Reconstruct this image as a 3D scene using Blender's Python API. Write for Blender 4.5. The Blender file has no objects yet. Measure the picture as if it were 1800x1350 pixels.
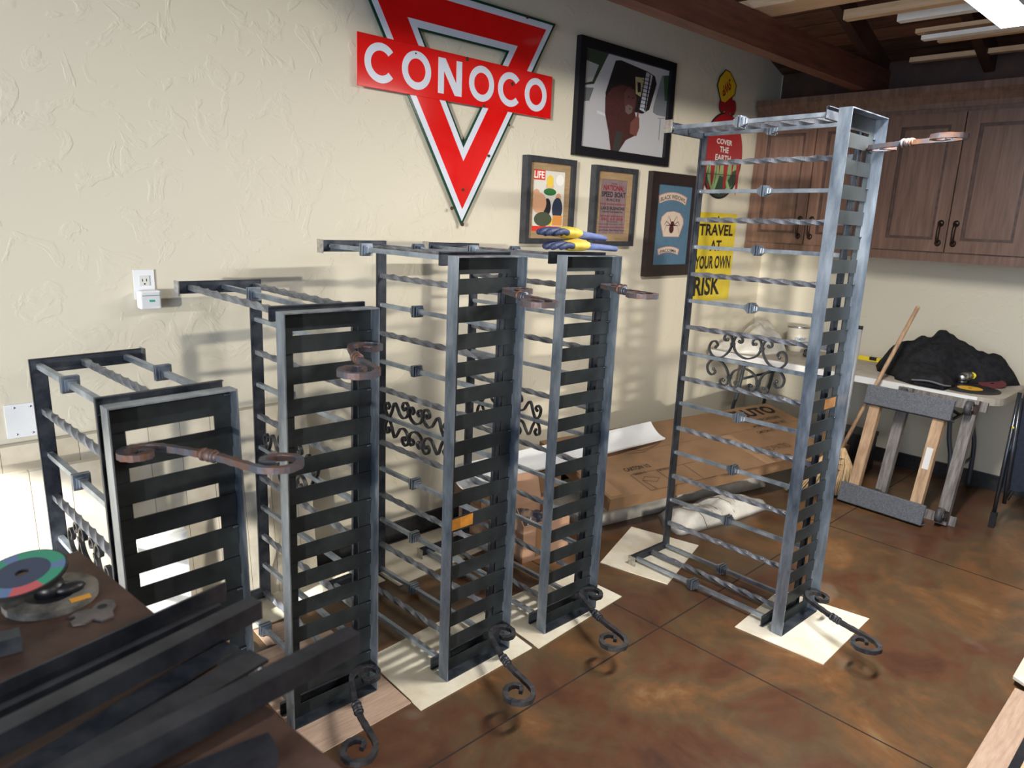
import bpy, math, random
from mathutils import Vector, Matrix, noise
random.seed(7)
S = bpy.context.scene
COL = S.collection
PI = math.pi

# ------------------------------------------------------------------ camera
EYE = Vector((0, 0, 1.685))
FPX, YAW, PITCH, ROLL = 1259.95, 0.803726, 0.229397, 0.040917
fw = Vector((math.cos(PITCH)*math.cos(YAW), math.cos(PITCH)*math.sin(YAW), -math.sin(PITCH)))
r0 = fw.cross(Vector((0, 0, 1))).normalized()
u0 = r0.cross(fw)
rt = r0*math.cos(ROLL) + u0*math.sin(ROLL)
up = -r0*math.sin(ROLL) + u0*math.cos(ROLL)
cd = bpy.data.cameras.new('camera')
cam = bpy.data.objects.new('camera', cd)
COL.objects.link(cam)
M = Matrix((rt, up, -fw)).transposed().to_4x4()
M.translation = EYE
cam.matrix_world = M
cd.sensor_width = 36
cd.lens = FPX/1800*36
cd.clip_start = 0.05
cd.dof.use_dof = True
cd.dof.focus_distance = 3.0
cd.dof.aperture_fstop = 3.6
S.camera = cam


def at(px, py, axis, val):
    """world point where the sight line through a photo pixel meets the plane axis=val (survey helper)"""
    d = fw*FPX + rt*(px-900) + up*(675-py)
    return EYE + d*((val-EYE[axis])/d[axis])


# ------------------------------------------------------------------ exposure, world, lights
S.view_settings.view_transform = 'Standard'
S.view_settings.look = 'None'
S.view_settings.gamma = 1
S.view_settings.use_curve_mapping = False
S.view_settings.exposure = -0.05
w = bpy.data.worlds.new('daylight')
S.world = w
w.use_nodes = True
bg = w.node_tree.nodes['Background']
bg.inputs[0].default_value = (0.62, 0.80, 1.0, 1)
bg.inputs[1].default_value = 1.0


def area(name, loc, target, sx, sy, power, color, spread=PI):
    l = bpy.data.lights.new(name, 'AREA')
    l.shape = 'RECTANGLE'
    l.size, l.size_y = sx, sy
    l.energy = power
    l.color = color
    l.spread = spread
    o = bpy.data.objects.new(name, l)
    COL.objects.link(o)
    o.location = loc
    o.rotation_euler = (Vector(target)-Vector(loc)).to_track_quat('-Z', 'Y').to_euler()
    return o


# daylight through the open garage door in the west wall
area('garage_door_daylight', (-2.6, -0.1, 1.4), (2.0, 1.2, 1.2), 2.6, 4.8, 215, (0.64, 0.79, 1.0))
# low sun glancing in through the door (soft stripes of the guards on the wall)
sl = bpy.data.lights.new('low_sun', 'SUN')
sl.energy = 2.9
sl.angle = math.radians(1.6)
sl.color = (1.0, 0.93, 0.80)
so = bpy.data.objects.new('low_sun', sl)
COL.objects.link(so)
so.rotation_euler = Vector((0.86, 0.50, -0.03)).to_track_quat('-Z', 'Y').to_euler()
# patch of high sun on the boards by the door
sp = bpy.data.lights.new('sun_patch', 'SPOT')
sp.energy = 2300
sp.spot_size = math.radians(15)
sp.spot_blend = 0.15
sp.shadow_soft_size = 0.03
sp.color = (1.0, 0.97, 0.90)
spo = bpy.data.objects.new('sun_patch', sp)
COL.objects.link(spo)
spo.location = (-2.2, 1.9, 2.1)
spo.rotation_euler = (Vector((0.35, 2.75, 0.35))-Vector(spo.location)).to_track_quat('-Z', 'Y').to_euler()
# ceiling shop light (its fixture is built further down) and a fill light added behind the camera, with no fixture
area('shop_light_glow', (2.88, 0.865, 2.475), (2.88, 0.865, 0), 1.15, 0.10, 95, (1.0, 0.96, 0.89))
area('rear_fill_light', (1.0, -1.6, 2.60), (1.0, -1.6, 0), 1.15, 0.10, 50, (1.0, 0.95, 0.86))

# ------------------------------------------------------------------ materials
MATS = {}


def nmat(name, c1, c2=None, scale=4.0, rough=0.6, metal=0.0, bump=0.0, bscale=40.0, rough2=None, stretch=(1, 1, 1),
         detail=6, lo=0.35, hi=0.65, spec=0.5, coat=0.0, bdist=0.003, coord='Object'):
    if name in MATS:
        return MATS[name]
    m = bpy.data.materials.new(name)
    m.use_nodes = True
    nt = m.node_tree
    b = nt.nodes['Principled BSDF']
    b.inputs['Roughness'].default_value = rough
    b.inputs['Metallic'].default_value = metal
    b.inputs['Specular IOR Level'].default_value = spec
    b.inputs['Coat Weight'].default_value = coat
    b.inputs['Coat Roughness'].default_value = 0.08
    tc = nt.nodes.new('ShaderNodeTexCoord')
    mp = nt.nodes.new('ShaderNodeMapping')
    mp.inputs['Scale'].default_value = stretch
    nt.links.new(tc.outputs[coord], mp.inputs[0])
    if c2 is None:
        b.inputs['Base Color'].default_value = (*c1, 1)
    else:
        n = nt.nodes.new('ShaderNodeTexNoise')
        n.inputs['Scale'].default_value = scale
        n.inputs['Detail'].default_value = detail
        n.inputs['Roughness'].default_value = 0.65
        nt.links.new(mp.outputs[0], n.inputs[0])
        r = nt.nodes.new('ShaderNodeValToRGB')
        r.color_ramp.elements[0].position = lo
        r.color_ramp.elements[1].position = hi
        r.color_ramp.elements[0].color = (*c1, 1)
        r.color_ramp.elements[1].color = (*c2, 1)
        nt.links.new(n.outputs[0], r.inputs[0])
        nt.links.new(r.outputs[0], b.inputs['Base Color'])
        if rough2 is not None:
            mr = nt.nodes.new('ShaderNodeMapRange')
            mr.inputs[1].default_value = lo
            mr.inputs[2].default_value = hi
            mr.inputs[3].default_value = rough
            mr.inputs[4].default_value = rough2
            nt.links.new(n.outputs[0], mr.inputs[0])
            nt.links.new(mr.outputs[0], b.inputs['Roughness'])
    if bump:
        n2 = nt.nodes.new('ShaderNodeTexNoise')
        n2.inputs['Scale'].default_value = bscale
        n2.inputs['Detail'].default_value = 4
        nt.links.new(mp.outputs[0], n2.inputs[0])
        bp = nt.nodes.new('ShaderNodeBump')
        bp.inputs['Strength'].default_value = bump
        bp.inputs['Distance'].default_value = bdist
        nt.links.new(n2.outputs[0], bp.inputs['Height'])
        nt.links.new(bp.outputs[0], b.inputs['Normal'])
    MATS[name] = m
    return m


def emit(name, c, s):
    m = bpy.data.materials.new(name)
    m.use_nodes = True
    b = m.node_tree.nodes['Principled BSDF']
    b.inputs['Base Color'].default_value = (*c, 1)
    b.inputs['Emission Color'].default_value = (*c, 1)
    b.inputs['Emission Strength'].default_value = s
    return m


STEEL = nmat('mill_steel', (0.13, 0.17, 0.24), (0.46, 0.52, 0.60), 9, 0.33, 0.92, 0.15, 60, 0.5, (1, 1, 0.25))
SLAT = nmat('slat_steel', (0.012, 0.015, 0.017), (0.028, 0.034, 0.037), 7, 0.5, 0.35, 0.08, 80, 0.6, spec=0.35)
RAIL = nmat('rail_steel', (0.035, 0.045, 0.065), (0.10, 0.11, 0.13), 12, 0.42, 0.8, 0.1, 60, 0.55)
BAR = nmat('bar_steel', (0.22, 0.27, 0.34), (0.46, 0.52, 0.60), 10, 0.38, 0.85, 0.05, 60, 0.5)
TWIST = nmat('twisted_steel', (0.17, 0.185, 0.22), (0.33, 0.35, 0.40), 14, 0.42, 0.8, 0.05, 60, 0.5)
FORGED = nmat('forged_iron', (0.030, 0.034, 0.044), (0.085, 0.082, 0.090), 16, 0.45, 0.7, 0.5, 60, 0.6)
RUSTED = nmat('forged_iron_rusty', (0.10, 0.11, 0.14), (0.17, 0.085, 0.055), 14, 0.5, 0.55, 0.5, 60, 0.65, lo=0.42, hi=0.62)
SCROLL = nmat('scroll_iron', (0.035, 0.038, 0.045), (0.10, 0.10, 0.105), 16, 0.45, 0.6, 0.2, 60)
WELD = nmat('weld_metal', (0.35, 0.34, 0.33), (0.6, 0.6, 0.58), 60, 0.3, 0.9)
BLACKSTEEL = nmat('black_tube', (0.030, 0.034, 0.045), (0.075, 0.080, 0.100), 8, 0.36, 0.7, 0.05, 60)


def floor_mat():
    m = bpy.data.materials.new('stained_concrete')
    m.use_nodes = True
    nt = m.node_tree
    b = nt.nodes['Principled BSDF']
    tc = nt.nodes.new('ShaderNodeTexCoord')

    def ns(s, d, rg=0.6, dist=0.0):
        n = nt.nodes.new('ShaderNodeTexNoise')
        n.inputs['Scale'].default_value = s
        n.inputs['Detail'].default_value = d
        n.inputs['Roughness'].default_value = rg
        n.inputs['Distortion'].default_value = dist
        nt.links.new(tc.outputs['Object'], n.inputs[0])
        return n
    n1 = ns(2.3, 9, 0.66, 0.5)
    r = nt.nodes.new('ShaderNodeValToRGB')
    e = r.color_ramp.elements
    e[0].position, e[0].color = 0.30, (0.040, 0.018, 0.013, 1)
    e[1].position, e[1].color = 0.72, (0.215, 0.140, 0.068, 1)
    for p, c in ((0.42, (0.092, 0.036, 0.017)), (0.50, (0.088, 0.054, 0.027)), (0.60, (0.150, 0.068, 0.026))):
        x = e.new(p)
        x.color = (*c, 1)
    nt.links.new(n1.outputs[0], r.inputs[0])
    n2 = ns(17, 9, 0.7)
    mx = nt.nodes.new('ShaderNodeMix')
    mx.data_type = 'RGBA'
    mx.blend_type = 'OVERLAY'
    mx.inputs[0].default_value = 0.38
    nt.links.new(r.outputs[0], mx.inputs[6])
    nt.links.new(n2.outputs[0], mx.inputs[7])
    # small patches of pale dust
    n3 = ns(2.6, 2, 0.5, 0.3)
    r3 = nt.nodes.new('ShaderNodeValToRGB')
    r3.color_ramp.elements[0].position = 0.68
    r3.color_ramp.elements[1].position = 0.80
    nt.links.new(n3.outputs[0], r3.inputs[0])
    mu = nt.nodes.new('ShaderNodeMath')
    mu.operation = 'MULTIPLY'
    mu.inputs[1].default_value = 0.5
    nt.links.new(r3.outputs[0], mu.inputs[0])
    mx2 = nt.nodes.new('ShaderNodeMix')
    mx2.data_type = 'RGBA'
    nt.links.new(mu.outputs[0], mx2.inputs[0])
    nt.links.new(mx.outputs[2], mx2.inputs[6])
    mx2.inputs[7].default_value = (0.33, 0.27, 0.22, 1)
    nt.links.new(mx2.outputs[2], b.inputs['Base Color'])
    mr = nt.nodes.new('ShaderNodeMapRange')
    mr.inputs[3].default_value = 0.26
    mr.inputs[4].default_value = 0.40
    nt.links.new(n2.outputs[0], mr.inputs[0])
    nt.links.new(mr.outputs[0], b.inputs['Roughness'])
    bp = nt.nodes.new('ShaderNodeBump')
    bp.inputs['Strength'].default_value = 0.10
    bp.inputs['Distance'].default_value = 0.001
    nt.links.new(n2.outputs[0], bp.inputs['Height'])
    nt.links.new(bp.outputs[0], b.inputs['Normal'])
    return m


def plaster_mat():
    m = bpy.data.materials.new('hand_trowelled_plaster')
    m.use_nodes = True
    nt = m.node_tree
    b = nt.nodes['Principled BSDF']
    b.inputs['Roughness'].default_value = 0.62
    b.inputs['Base Color'].default_value = (0.62, 0.575, 0.47, 1)
    tc = nt.nodes.new('ShaderNodeTexCoord')
    n = nt.nodes.new('ShaderNodeTexNoise')
    n.inputs['Scale'].default_value = 8
    n.inputs['Detail'].default_value = 5
    n.inputs['Distortion'].default_value = 1.2
    nt.links.new(tc.outputs['Object'], n.inputs[0])
    r = nt.nodes.new('ShaderNodeValToRGB')
    r.color_ramp.elements[0].position = 0.54
    r.color_ramp.elements[1].position = 0.60
    nt.links.new(n.outputs[0], r.inputs[0])
    n2 = nt.nodes.new('ShaderNodeTexNoise')
    n2.inputs['Scale'].default_value = 45
    n2.inputs['Detail'].default_value = 3
    nt.links.new(tc.outputs['Object'], n2.inputs[0])
    mu = nt.nodes.new('ShaderNodeMath')
    mu.operation = 'MULTIPLY'
    nt.links.new(r.outputs[0], mu.inputs[0])
    nt.links.new(n2.outputs[0], mu.inputs[1])
    bp = nt.nodes.new('ShaderNodeBump')
    bp.inputs['Strength'].default_value = 0.42
    bp.inputs['Distance'].default_value = 0.004
    nt.links.new(mu.outputs[0], bp.inputs['Height'])
    nt.links.new(bp.outputs[0], b.inputs['Normal'])
    return m


def plank_mat(name, axis, width, c1, c2, gap=0.04, rough=0.6, stretch=(1, 1, 1), gapcol=(0.01, 0.006, 0.004)):
    m = bpy.data.materials.new(name)
    m.use_nodes = True
    nt = m.node_tree
    b = nt.nodes['Principled BSDF']
    b.inputs['Roughness'].default_value = rough
    tc = nt.nodes.new('ShaderNodeTexCoord')
    sep = nt.nodes.new('ShaderNodeSeparateXYZ')
    nt.links.new(tc.outputs['Object'], sep.inputs[0])
    d = nt.nodes.new('ShaderNodeMath')
    d.operation = 'DIVIDE'
    d.inputs[1].default_value = width
    nt.links.new(sep.outputs[axis], d.inputs[0])
    fr = nt.nodes.new('ShaderNodeMath')
    fr.operation = 'FRACT'
    nt.links.new(d.outputs[0], fr.inputs[0])
    fl = nt.nodes.new('ShaderNodeMath')
    fl.operation = 'FLOOR'
    nt.links.new(d.outputs[0], fl.inputs[0])
    wn = nt.nodes.new('ShaderNodeTexWhiteNoise')
    wn.noise_dimensions = '1D'
    nt.links.new(fl.outputs[0], wn.inputs['W'])
    mp = nt.nodes.new('ShaderNodeMapping')
    mp.inputs['Scale'].default_value = stretch
    nt.links.new(tc.outputs['Object'], mp.inputs[0])
    n = nt.nodes.new('ShaderNodeTexNoise')
    n.inputs['Scale'].default_value = 5
    n.inputs['Detail'].default_value = 6
    nt.links.new(mp.outputs[0], n.inputs[0])
    ad = nt.nodes.new('ShaderNodeMath')
    ad.operation = 'MULTIPLY_ADD'
    ad.inputs[1].default_value = 0.45
    nt.links.new(wn.outputs[0], ad.inputs[0])
    nt.links.new(n.outputs[0], ad.inputs[2])
    r = nt.nodes.new('ShaderNodeValToRGB')
    r.color_ramp.elements[0].position = 0.4
    r.color_ramp.elements[1].position = 1.0
    r.color_ramp.elements[0].color = (*c1, 1)
    r.color_ramp.elements[1].color = (*c2, 1)
    nt.links.new(ad.outputs[0], r.inputs[0])
    lt = nt.nodes.new('ShaderNodeMath')
    lt.operation = 'LESS_THAN'
    lt.inputs[1].default_value = gap
    nt.links.new(fr.outputs[0], lt.inputs[0])
    mx = nt.nodes.new('ShaderNodeMix')
    mx.data_type = 'RGBA'
    nt.links.new(lt.outputs[0], mx.inputs[0])
    nt.links.new(r.outputs[0], mx.inputs[6])
    mx.inputs[7].default_value = (*gapcol, 1)
    nt.links.new(mx.outputs[2], b.inputs['Base Color'])
    return m


FLOOR = floor_mat()
PLASTER = plaster_mat()
ROOFWOOD = plank_mat('roof_boards', 0, 0.14, (0.045, 0.020, 0.012), (0.20, 0.085, 0.045), 0.05, 0.6, (9, 1, 1))
BEAMWOOD = nmat('beam_wood', (0.075, 0.022, 0.012), (0.15, 0.05, 0.028), 5, 0.55, 0, 0.2, 30, stretch=(0.6, 6, 6))
DARKWOOD = nmat('rafter_wood', (0.035, 0.014, 0.009), (0.07, 0.028, 0.016), 5, 0.6, 0, 0.2, 30)
CABWOOD = nmat('walnut_cabinet', (0.085, 0.042, 0.027), (0.19, 0.105, 0.075), 6, 0.42, 0, 0.1, 40, stretch=(6, 6, 0.5), lo=0.3, hi=0.75)
BRONZE = nmat('dark_bronze', (0.02, 0.012, 0.010), (0.05, 0.03, 0.022), 30, 0.4, 0.7)
LUMBER = nmat('pale_lumber', (0.52, 0.33, 0.19), (0.68, 0.48, 0.30), 7, 0.55, 0, 0.05, 40, stretch=(8, 0.6, 8))
LUMBERW = nmat('primed_lumber', (0.80, 0.76, 0.70), (0.88, 0.86, 0.82), 7, 0.5)
BLACKBASE = nmat('black_baseboard', (0.012, 0.013, 0.015), (0.03, 0.03, 0.033), 20, 0.4)
CREAMPLY = nmat('cream_board', (0.62, 0.54, 0.40), (0.80, 0.75, 0.63), 5, 0.55, 0, 0.03, 60, lo=0.3, hi=0.6)
OAKPLY = nmat('pinkish_oak_board', (0.40, 0.27, 0.20), (0.52, 0.38, 0.29), 9, 0.5, 0, 0.05, 60, stretch=(1, 9, 1))
WHITE = nmat('white_plastic', (0.75, 0.77, 0.80), None, rough=0.35)
WHITEBAG = nmat('white_plastic_film', (0.46, 0.44, 0.40), (0.62, 0.60, 0.56), 8, 0.25, 0, 0.25, 14, bdist=0.01)
CARD = nmat('brown_cardboard', (0.20, 0.115, 0.060), (0.26, 0.150, 0.080), 5, 0.65, 0, 0.06, 30)
CARD2 = nmat('pink_brown_cardboard', (0.42, 0.25, 0.165), (0.48, 0.30, 0.20), 5, 0.6)
TAPE = nmat('packing_tape', (0.30, 0.17, 0.085), None, rough=0.2)
INK = nmat('black_ink', (0.012, 0.010, 0.012), None, rough=0.6)
BLACK = nmat('black_plastic', (0.012, 0.012, 0.014), None, rough=0.4)
CARPET = nmat('grey_carpet', (0.085, 0.092, 0.108), (0.145, 0.153, 0.172), 120, 0.95, 0, 0.9, 180, spec=0.1)
DOLLYWOOD = nmat('worn_pine', (0.28, 0.17, 0.10), (0.50, 0.34, 0.21), 8, 0.6, 0, 0.2, 40, stretch=(5, 5, 0.8))
GREYWOOD = nmat('weathered_wood', (0.09, 0.08, 0.075), (0.24, 0.22, 0.21), 9, 0.7, 0, 0.3, 40, stretch=(6, 6, 0.7))
BLANKET = nmat('black_moving_blanket', (0.008, 0.008, 0.010), (0.022, 0.022, 0.026), 25, 0.85, 0, 0.8, 60, spec=0.2, bdist=0.006)
YELLOW = nmat('yellow_plastic', (0.80, 0.62, 0.03), None, rough=0.4)
RED = nmat('red_enamel', (0.62, 0.006, 0.006), (0.70, 0.012, 0.010), 3, 0.12, 0, 0.03, 12, coat=0.5)
SIGNWHITE = nmat('white_enamel', (0.62, 0.66, 0.76), None, rough=0.15)
GREEN = nmat('dark_green_enamel', (0.008, 0.05, 0.028), None, rough=0.2)
GREYSTEEL = nmat('brushed_aluminium', (0.5, 0.51, 0.53), None, rough=0.3, metal=1.0)
RUSTTOP = nmat('rusty_plate', (0.045, 0.022, 0.017), (0.13, 0.075, 0.055), 6, 0.45, 0.3, 0.2, 30, 0.65)


# ------------------------------------------------------------------ mesh helpers
class MB:
    def __init__(s):
        s.v, s.f, s.m, s.mats, s.sm = [], [], [], [], []

    def mi(s, mat):
        if mat not in s.mats:
            s.mats.append(mat)
        return s.mats.index(mat)

    def add(s, vs, fs, mat, smooth=False):
        b = len(s.v)
        s.v += [Vector(p) for p in vs]
        k = s.mi(mat)
        for f in fs:
            s.f.append([b+i for i in f])
            s.m.append(k)
            s.sm.append(smooth)
        return s

    def box(s, lo, hi, mat, rot=None, piv=None):
        x0, y0, z0 = lo
        x1, y1, z1 = hi
        vs = [Vector(p) for p in ((x0, y0, z0), (x1, y0, z0), (x1, y1, z0), (x0, y1, z0), (x0, y0, z1), (x1, y0, z1), (x1, y1, z1), (x0, y1, z1))]
        if rot is not None:
            piv = Vector(piv) if piv is not None else (Vector(lo)+Vector(hi))/2
            vs = [rot @ (p-piv)+piv for p in vs]
        return s.add(vs, [(0, 3, 2, 1), (4, 5, 6, 7), (0, 1, 5, 4), (1, 2, 6, 5), (2, 3, 7, 6), (3, 0, 4, 7)], mat)

    def obox(s, c, ax, ay, az, mat):
        """box from centre and three half-axis vectors"""
        c, ax, ay, az = map(Vector, (c, ax, ay, az))
        vs = [c+ax*i+ay*j+az*k for k in (-1, 1) for (i, j) in ((-1, -1), (1, -1), (1, 1), (-1, 1))]
        return s.add(vs, [(0, 3, 2, 1), (4, 5, 6, 7), (0, 1, 5, 4), (1, 2, 6, 5), (2, 3, 7, 6), (3, 0, 4, 7)], mat)

    def beam(s, p0, p1, w, h, mat, upv=(0, 0, 1)):
        p0, p1 = Vector(p0), Vector(p1)
        d = (p1-p0)
        L = d.length
        d.normalize()
        sd = d.cross(Vector(upv)).normalized()
        u = sd.cross(d)
        return s.obox((p0+p1)/2, d*L/2, sd*w/2, u*h/2, mat)

    def cyl(s, p0, p1, r, mat, n=16, r1=None, smooth=True, cap=True):
        return s.sweep([p0, p1], [r, r if r1 is None else r1], mat, n, smooth, cap)

    def sweep(s, path, rad, mat, n=8, smooth=True, cap=True, sect=None, roll=None):
        """tube along a path; rad number or list; sect = list of (a,b) profile offsets instead of a circle"""
        P = [Vector(p) for p in path]
        N = len(P)
        if not isinstance(rad, (list, tuple)):
            rad = [rad]*N
        prof = sect or [(math.cos(2*PI*i/n), math.sin(2*PI*i/n)) for i in range(n)]
        k = len(prof)
        t0 = (P[1]-P[0]).normalized()
        a = Vector((0, 0, 1)) if abs(t0.z) < 0.9 else Vector((1, 0, 0))
        nr = (a-t0*a.dot(t0)).normalized()
        vs = []
        for i in range(N):
            t = (P[min(i+1, N-1)]-P[max(i-1, 0)])
            if t.length < 1e-9:
                t = t0
            t.normalize()
            nr = (nr-t*nr.dot(t))
            if nr.length < 1e-6:
                nr = t.orthogonal()
            nr.normalize()
            b = t.cross(nr)
            ro = roll[i] if roll else 0
            c, sn = math.cos(ro), math.sin(ro)
            for (x, y) in prof:
                xx, yy = x*c-y*sn, x*sn+y*c
                vs.append(P[i]+nr*xx*rad[i]+b*yy*rad[i])
        fs = [(i*k+j, i*k+(j+1) % k, (i+1)*k+(j+1) % k, (i+1)*k+j) for i in range(N-1) for j in range(k)]
        if cap:
            fs += [tuple(reversed(range(k))), tuple((N-1)*k+j for j in range(k))]
        return s.add(vs, fs, mat, smooth)

    def prism(s, pts, o, u, v, t, mat):
        """2-D polygon (list of (a,b)) in plane o + a*u + b*v, thickened by vector t"""
        o, u, v, t = map(Vector, (o, u, v, t))
        n = len(pts)
        a = [o+u*x+v*y for x, y in pts]
        vs = a+[p+t for p in a]
        fs = [tuple(range(n)), tuple(reversed(range(n, 2*n)))]
        fs += [(i, n+i, n+(i+1) % n, (i+1) % n) for i in range(n)]
        return s.add(vs, fs, mat)

    def strip(s, outer, inner, o, u, v, t, mat, closed=True):
        """band between two polylines of equal length, thickened by t"""
        o, u, v, t = map(Vector, (o, u, v, t))
        n = len(outer)
        A = [o+u*x+v*y for x, y in outer]
        B = [o+u*x+v*y for x, y in inner]
        vs = A+B+[p+t for p in A]+[p+t for p in B]
        fs = []
        for i in range(n if closed else n-1):
            j = (i+1) % n
            fs += [(i, j, n+j, n+i), (2*n+i, 3*n+i, 3*n+j, 2*n+j), (i, 2*n+i, 2*n+j, j), (n+i, n+j, 3*n+j, 3*n+i)]
        if not closed:
            fs += [(0, n, 3*n, 2*n), (n-1, 3*n-1, 4*n-1, 2*n-1)]
        return s.add(vs, fs, mat)

    def ball(s, c, r, mat, sc=(1, 1, 1), n=12, rot=None):
        c = Vector(c)
        vs, fs = [], []
        m = n//2
        for i in range(m+1):
            th = PI*i/m
            for j in range(n):
                ph = 2*PI*j/n
                p = Vector((math.sin(th)*math.cos(ph)*sc[0], math.sin(th)*math.sin(ph)*sc[1], math.cos(th)*sc[2]))*r
                if rot is not None:
                    p = rot @ p
                vs.append(c+p)
        for i in range(m):
            for j in range(n):
                fs.append((i*n+j, (i+1)*n+j, (i+1)*n+(j+1) % n, i*n+(j+1) % n))
        return s.add(vs, fs, mat, True)

    def build(s, name, parent=None, mat=None):
        me = bpy.data.meshes.new(name)
        me.from_pydata([tuple(p) for p in s.v], [], s.f)
        for m in s.mats:
            me.materials.append(m)
        me.polygons.foreach_set('material_index', s.m)
        me.polygons.foreach_set('use_smooth', s.sm)
        me.update()
        o = bpy.data.objects.new(name, me)
        COL.objects.link(o)
        if parent:
            o.parent = parent
        return o


def tag(o, label, cat, group=None, kind=None):
    if label:
        o['label'] = label
    if cat:
        o['category'] = cat
    if group:
        o['group'] = group
    if kind:
        o['kind'] = kind
    return o


def structure(o):
    o['kind'] = 'structure'
    return o


def empty(name, loc, rz=0.0, label=None, cat=None, group=None):
    o = bpy.data.objects.new(name, None)
    o.empty_display_size = 0.05
    COL.objects.link(o)
    o.location = loc
    o.rotation_euler = (0, 0, rz)
    return tag(o, label, cat, group)


def cr(pts, sub=6):
    """Catmull-Rom through points"""
    P = [Vector(p) for p in pts]
    out = []
    for i in range(len(P)-1):
        a, b, c, d = P[max(i-1, 0)], P[i], P[i+1], P[min(i+2, len(P)-1)]
        for k in range(sub):
            t = k/sub
            out.append(0.5*((2*b)+(c-a)*t+(2*a-5*b+4*c-d)*t*t+(3*b-3*c+d-a)*t**3))
    out.append(P[-1])
    return out


def text_geo(body, bold=0.0):
    """outline of a word as (verts2d, faces), normalised so that height of capitals is 1 and x starts at 0"""
    cu = bpy.data.curves.new('txt', 'FONT')
    cu.body = body
    cu.size = 1
    cu.offset = bold
    cu.resolution_u = 3
    ob = bpy.data.objects.new('txt', cu)
    COL.objects.link(ob)
    dg = bpy.context.evaluated_depsgraph_get()
    me = bpy.data.meshes.new_from_object(ob.evaluated_get(dg))
    vs = [(v.co.x, v.co.y) for v in me.vertices]
    fs = [tuple(p.vertices) for p in me.polygons]
    bpy.data.objects.remove(ob)
    bpy.data.curves.remove(cu)
    bpy.data.meshes.remove(me)
    x0 = min(v[0] for v in vs)
    x1 = max(v[0] for v in vs)
    y0 = min(v[1] for v in vs)
    y1 = max(v[1] for v in vs)
    return [((x-x0)/(x1-x0), (y-y0)/(y1-y0)) for x, y in vs], fs


def put_text(mb, body, mat, o, u, v, bold=0.0, arc=0.0, lift=None):
    """word filling the box o + [0..1]*u + [0..1]*v ; lift = small offset toward the viewer"""
    o, u, v = Vector(o), Vector(u), Vector(v)
    if lift is not None:
        o = o+Vector(lift)
    vs, fs = text_geo(body, bold)
    V = [o+u*x+v*(y+arc*(1-(2*x-1)**2)) for x, y in vs]
    mb.add(V, fs, mat)


X, Y, Z = Vector((1, 0, 0)), Vector((0, 1, 0)), Vector((0, 0, 1))
WA, WB = 2.92, 5.60          # wall planes
RX = 1.2                     # ridge x


def roofz(x):
    return 2.835+0.33*(WB-x) if x > RX else 2.835+0.33*(WB-RX)-0.33*(RX-x)


# ------------------------------------------------------------------ room shell
XW, YS = -3.2, -3.6
mb = MB()
mb.box((XW, YS, -0.1), (WB+0.15, WA+0.15, 0), FLOOR)
structure(mb.build('floor'))
mb = MB()                     # saw cuts in the slab
G = nmat('saw_cut', (0.02, 0.012, 0.008), None, rough=0.9)
mb.box((XW, 1.512, -0.001), (WB, 1.518, 0.0008), G)
mb.box((XW, -0.9, -0.001), (WB, -0.894, 0.0008), G)
for xx in (-1.0, 0.72, 2.395, 4.07):
    mb.box((xx, YS, -0.001), (xx+0.006, WA, 0.0009), G)
structure(mb.build('trim_1'))
mb = MB()
gab = [(XW, 0), (WB, 0), (WB, roofz(WB)+0.02), (RX, roofz(RX)+0.02), (XW, roofz(XW)+0.02)]
mb.prism(gab, (0, WA, 0), X, Z, Y*0.12, PLASTER)
structure(mb.build('wall_north'))
mb = MB()
mb.box((WB, YS, 0), (WB+0.12, WA, roofz(WB)+0.02), PLASTER)
structure(mb.build('wall_east'))
mb = MB()
mb.prism(gab, (0, YS, 0), X, Z, -Y*0.12, PLASTER)
structure(mb.build('wall_south'))
mb = MB()                     # west wall with the open garage door
zt = roofz(XW)
mb.box((XW-0.12, YS, 0), (XW, -2.7, zt), PLASTER)
mb.box((XW-0.12, 2.45, 0), (XW, WA, zt), PLASTER)
mb.box((XW-0.12, -2.7, 2.72), (XW, 2.45, zt), PLASTER)
structure(mb.build('wall_west'))
mb = MB()
for a, b in ((RX, WB), (XW, RX)):
    za, zb = roofz(a), roofz(b)
    mb.add([(a, YS, za), (b, YS, zb), (b, WA, zb), (a, WA, za), (a, YS, za+0.05), (b, YS, zb+0.05), (b, WA, zb+0.05), (a, WA, za+0.05)],
           [(0, 1, 2, 3), (7, 6, 5, 4), (0, 4, 5, 1), (1, 5, 6, 2), (2, 6, 7, 3), (3, 7, 4, 0)], ROOFWOOD)
structure(mb.build('ceiling'))
mb = MB()
mb.box((XW, WA-0.018, 0), (WB, WA, 0.105), BLACKBASE)
structure(mb.build('baseboard_north'))
mb = MB()
mb.box((WB-0.018, YS, 0), (WB, WA-0.018, 0.105), BLACKBASE)
structure(mb.build('baseboard_east'))
mb = MB()
mb.box((WB-0.03, YS, 2.585), (WB-.001, WA-.02, roofz(WB)-0.002), DARKWOOD)
structure(mb.build('trim_20'))
k = 2
for y in (2.15, 0.0, -2.1):   # tie beams
    mb = MB()
    mb.box((XW, y-0.045, 2.605), (WB, y+0.045, 2.775), BEAMWOOD)
    structure(mb.build('trim_%d' % k))
    k += 1
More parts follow.
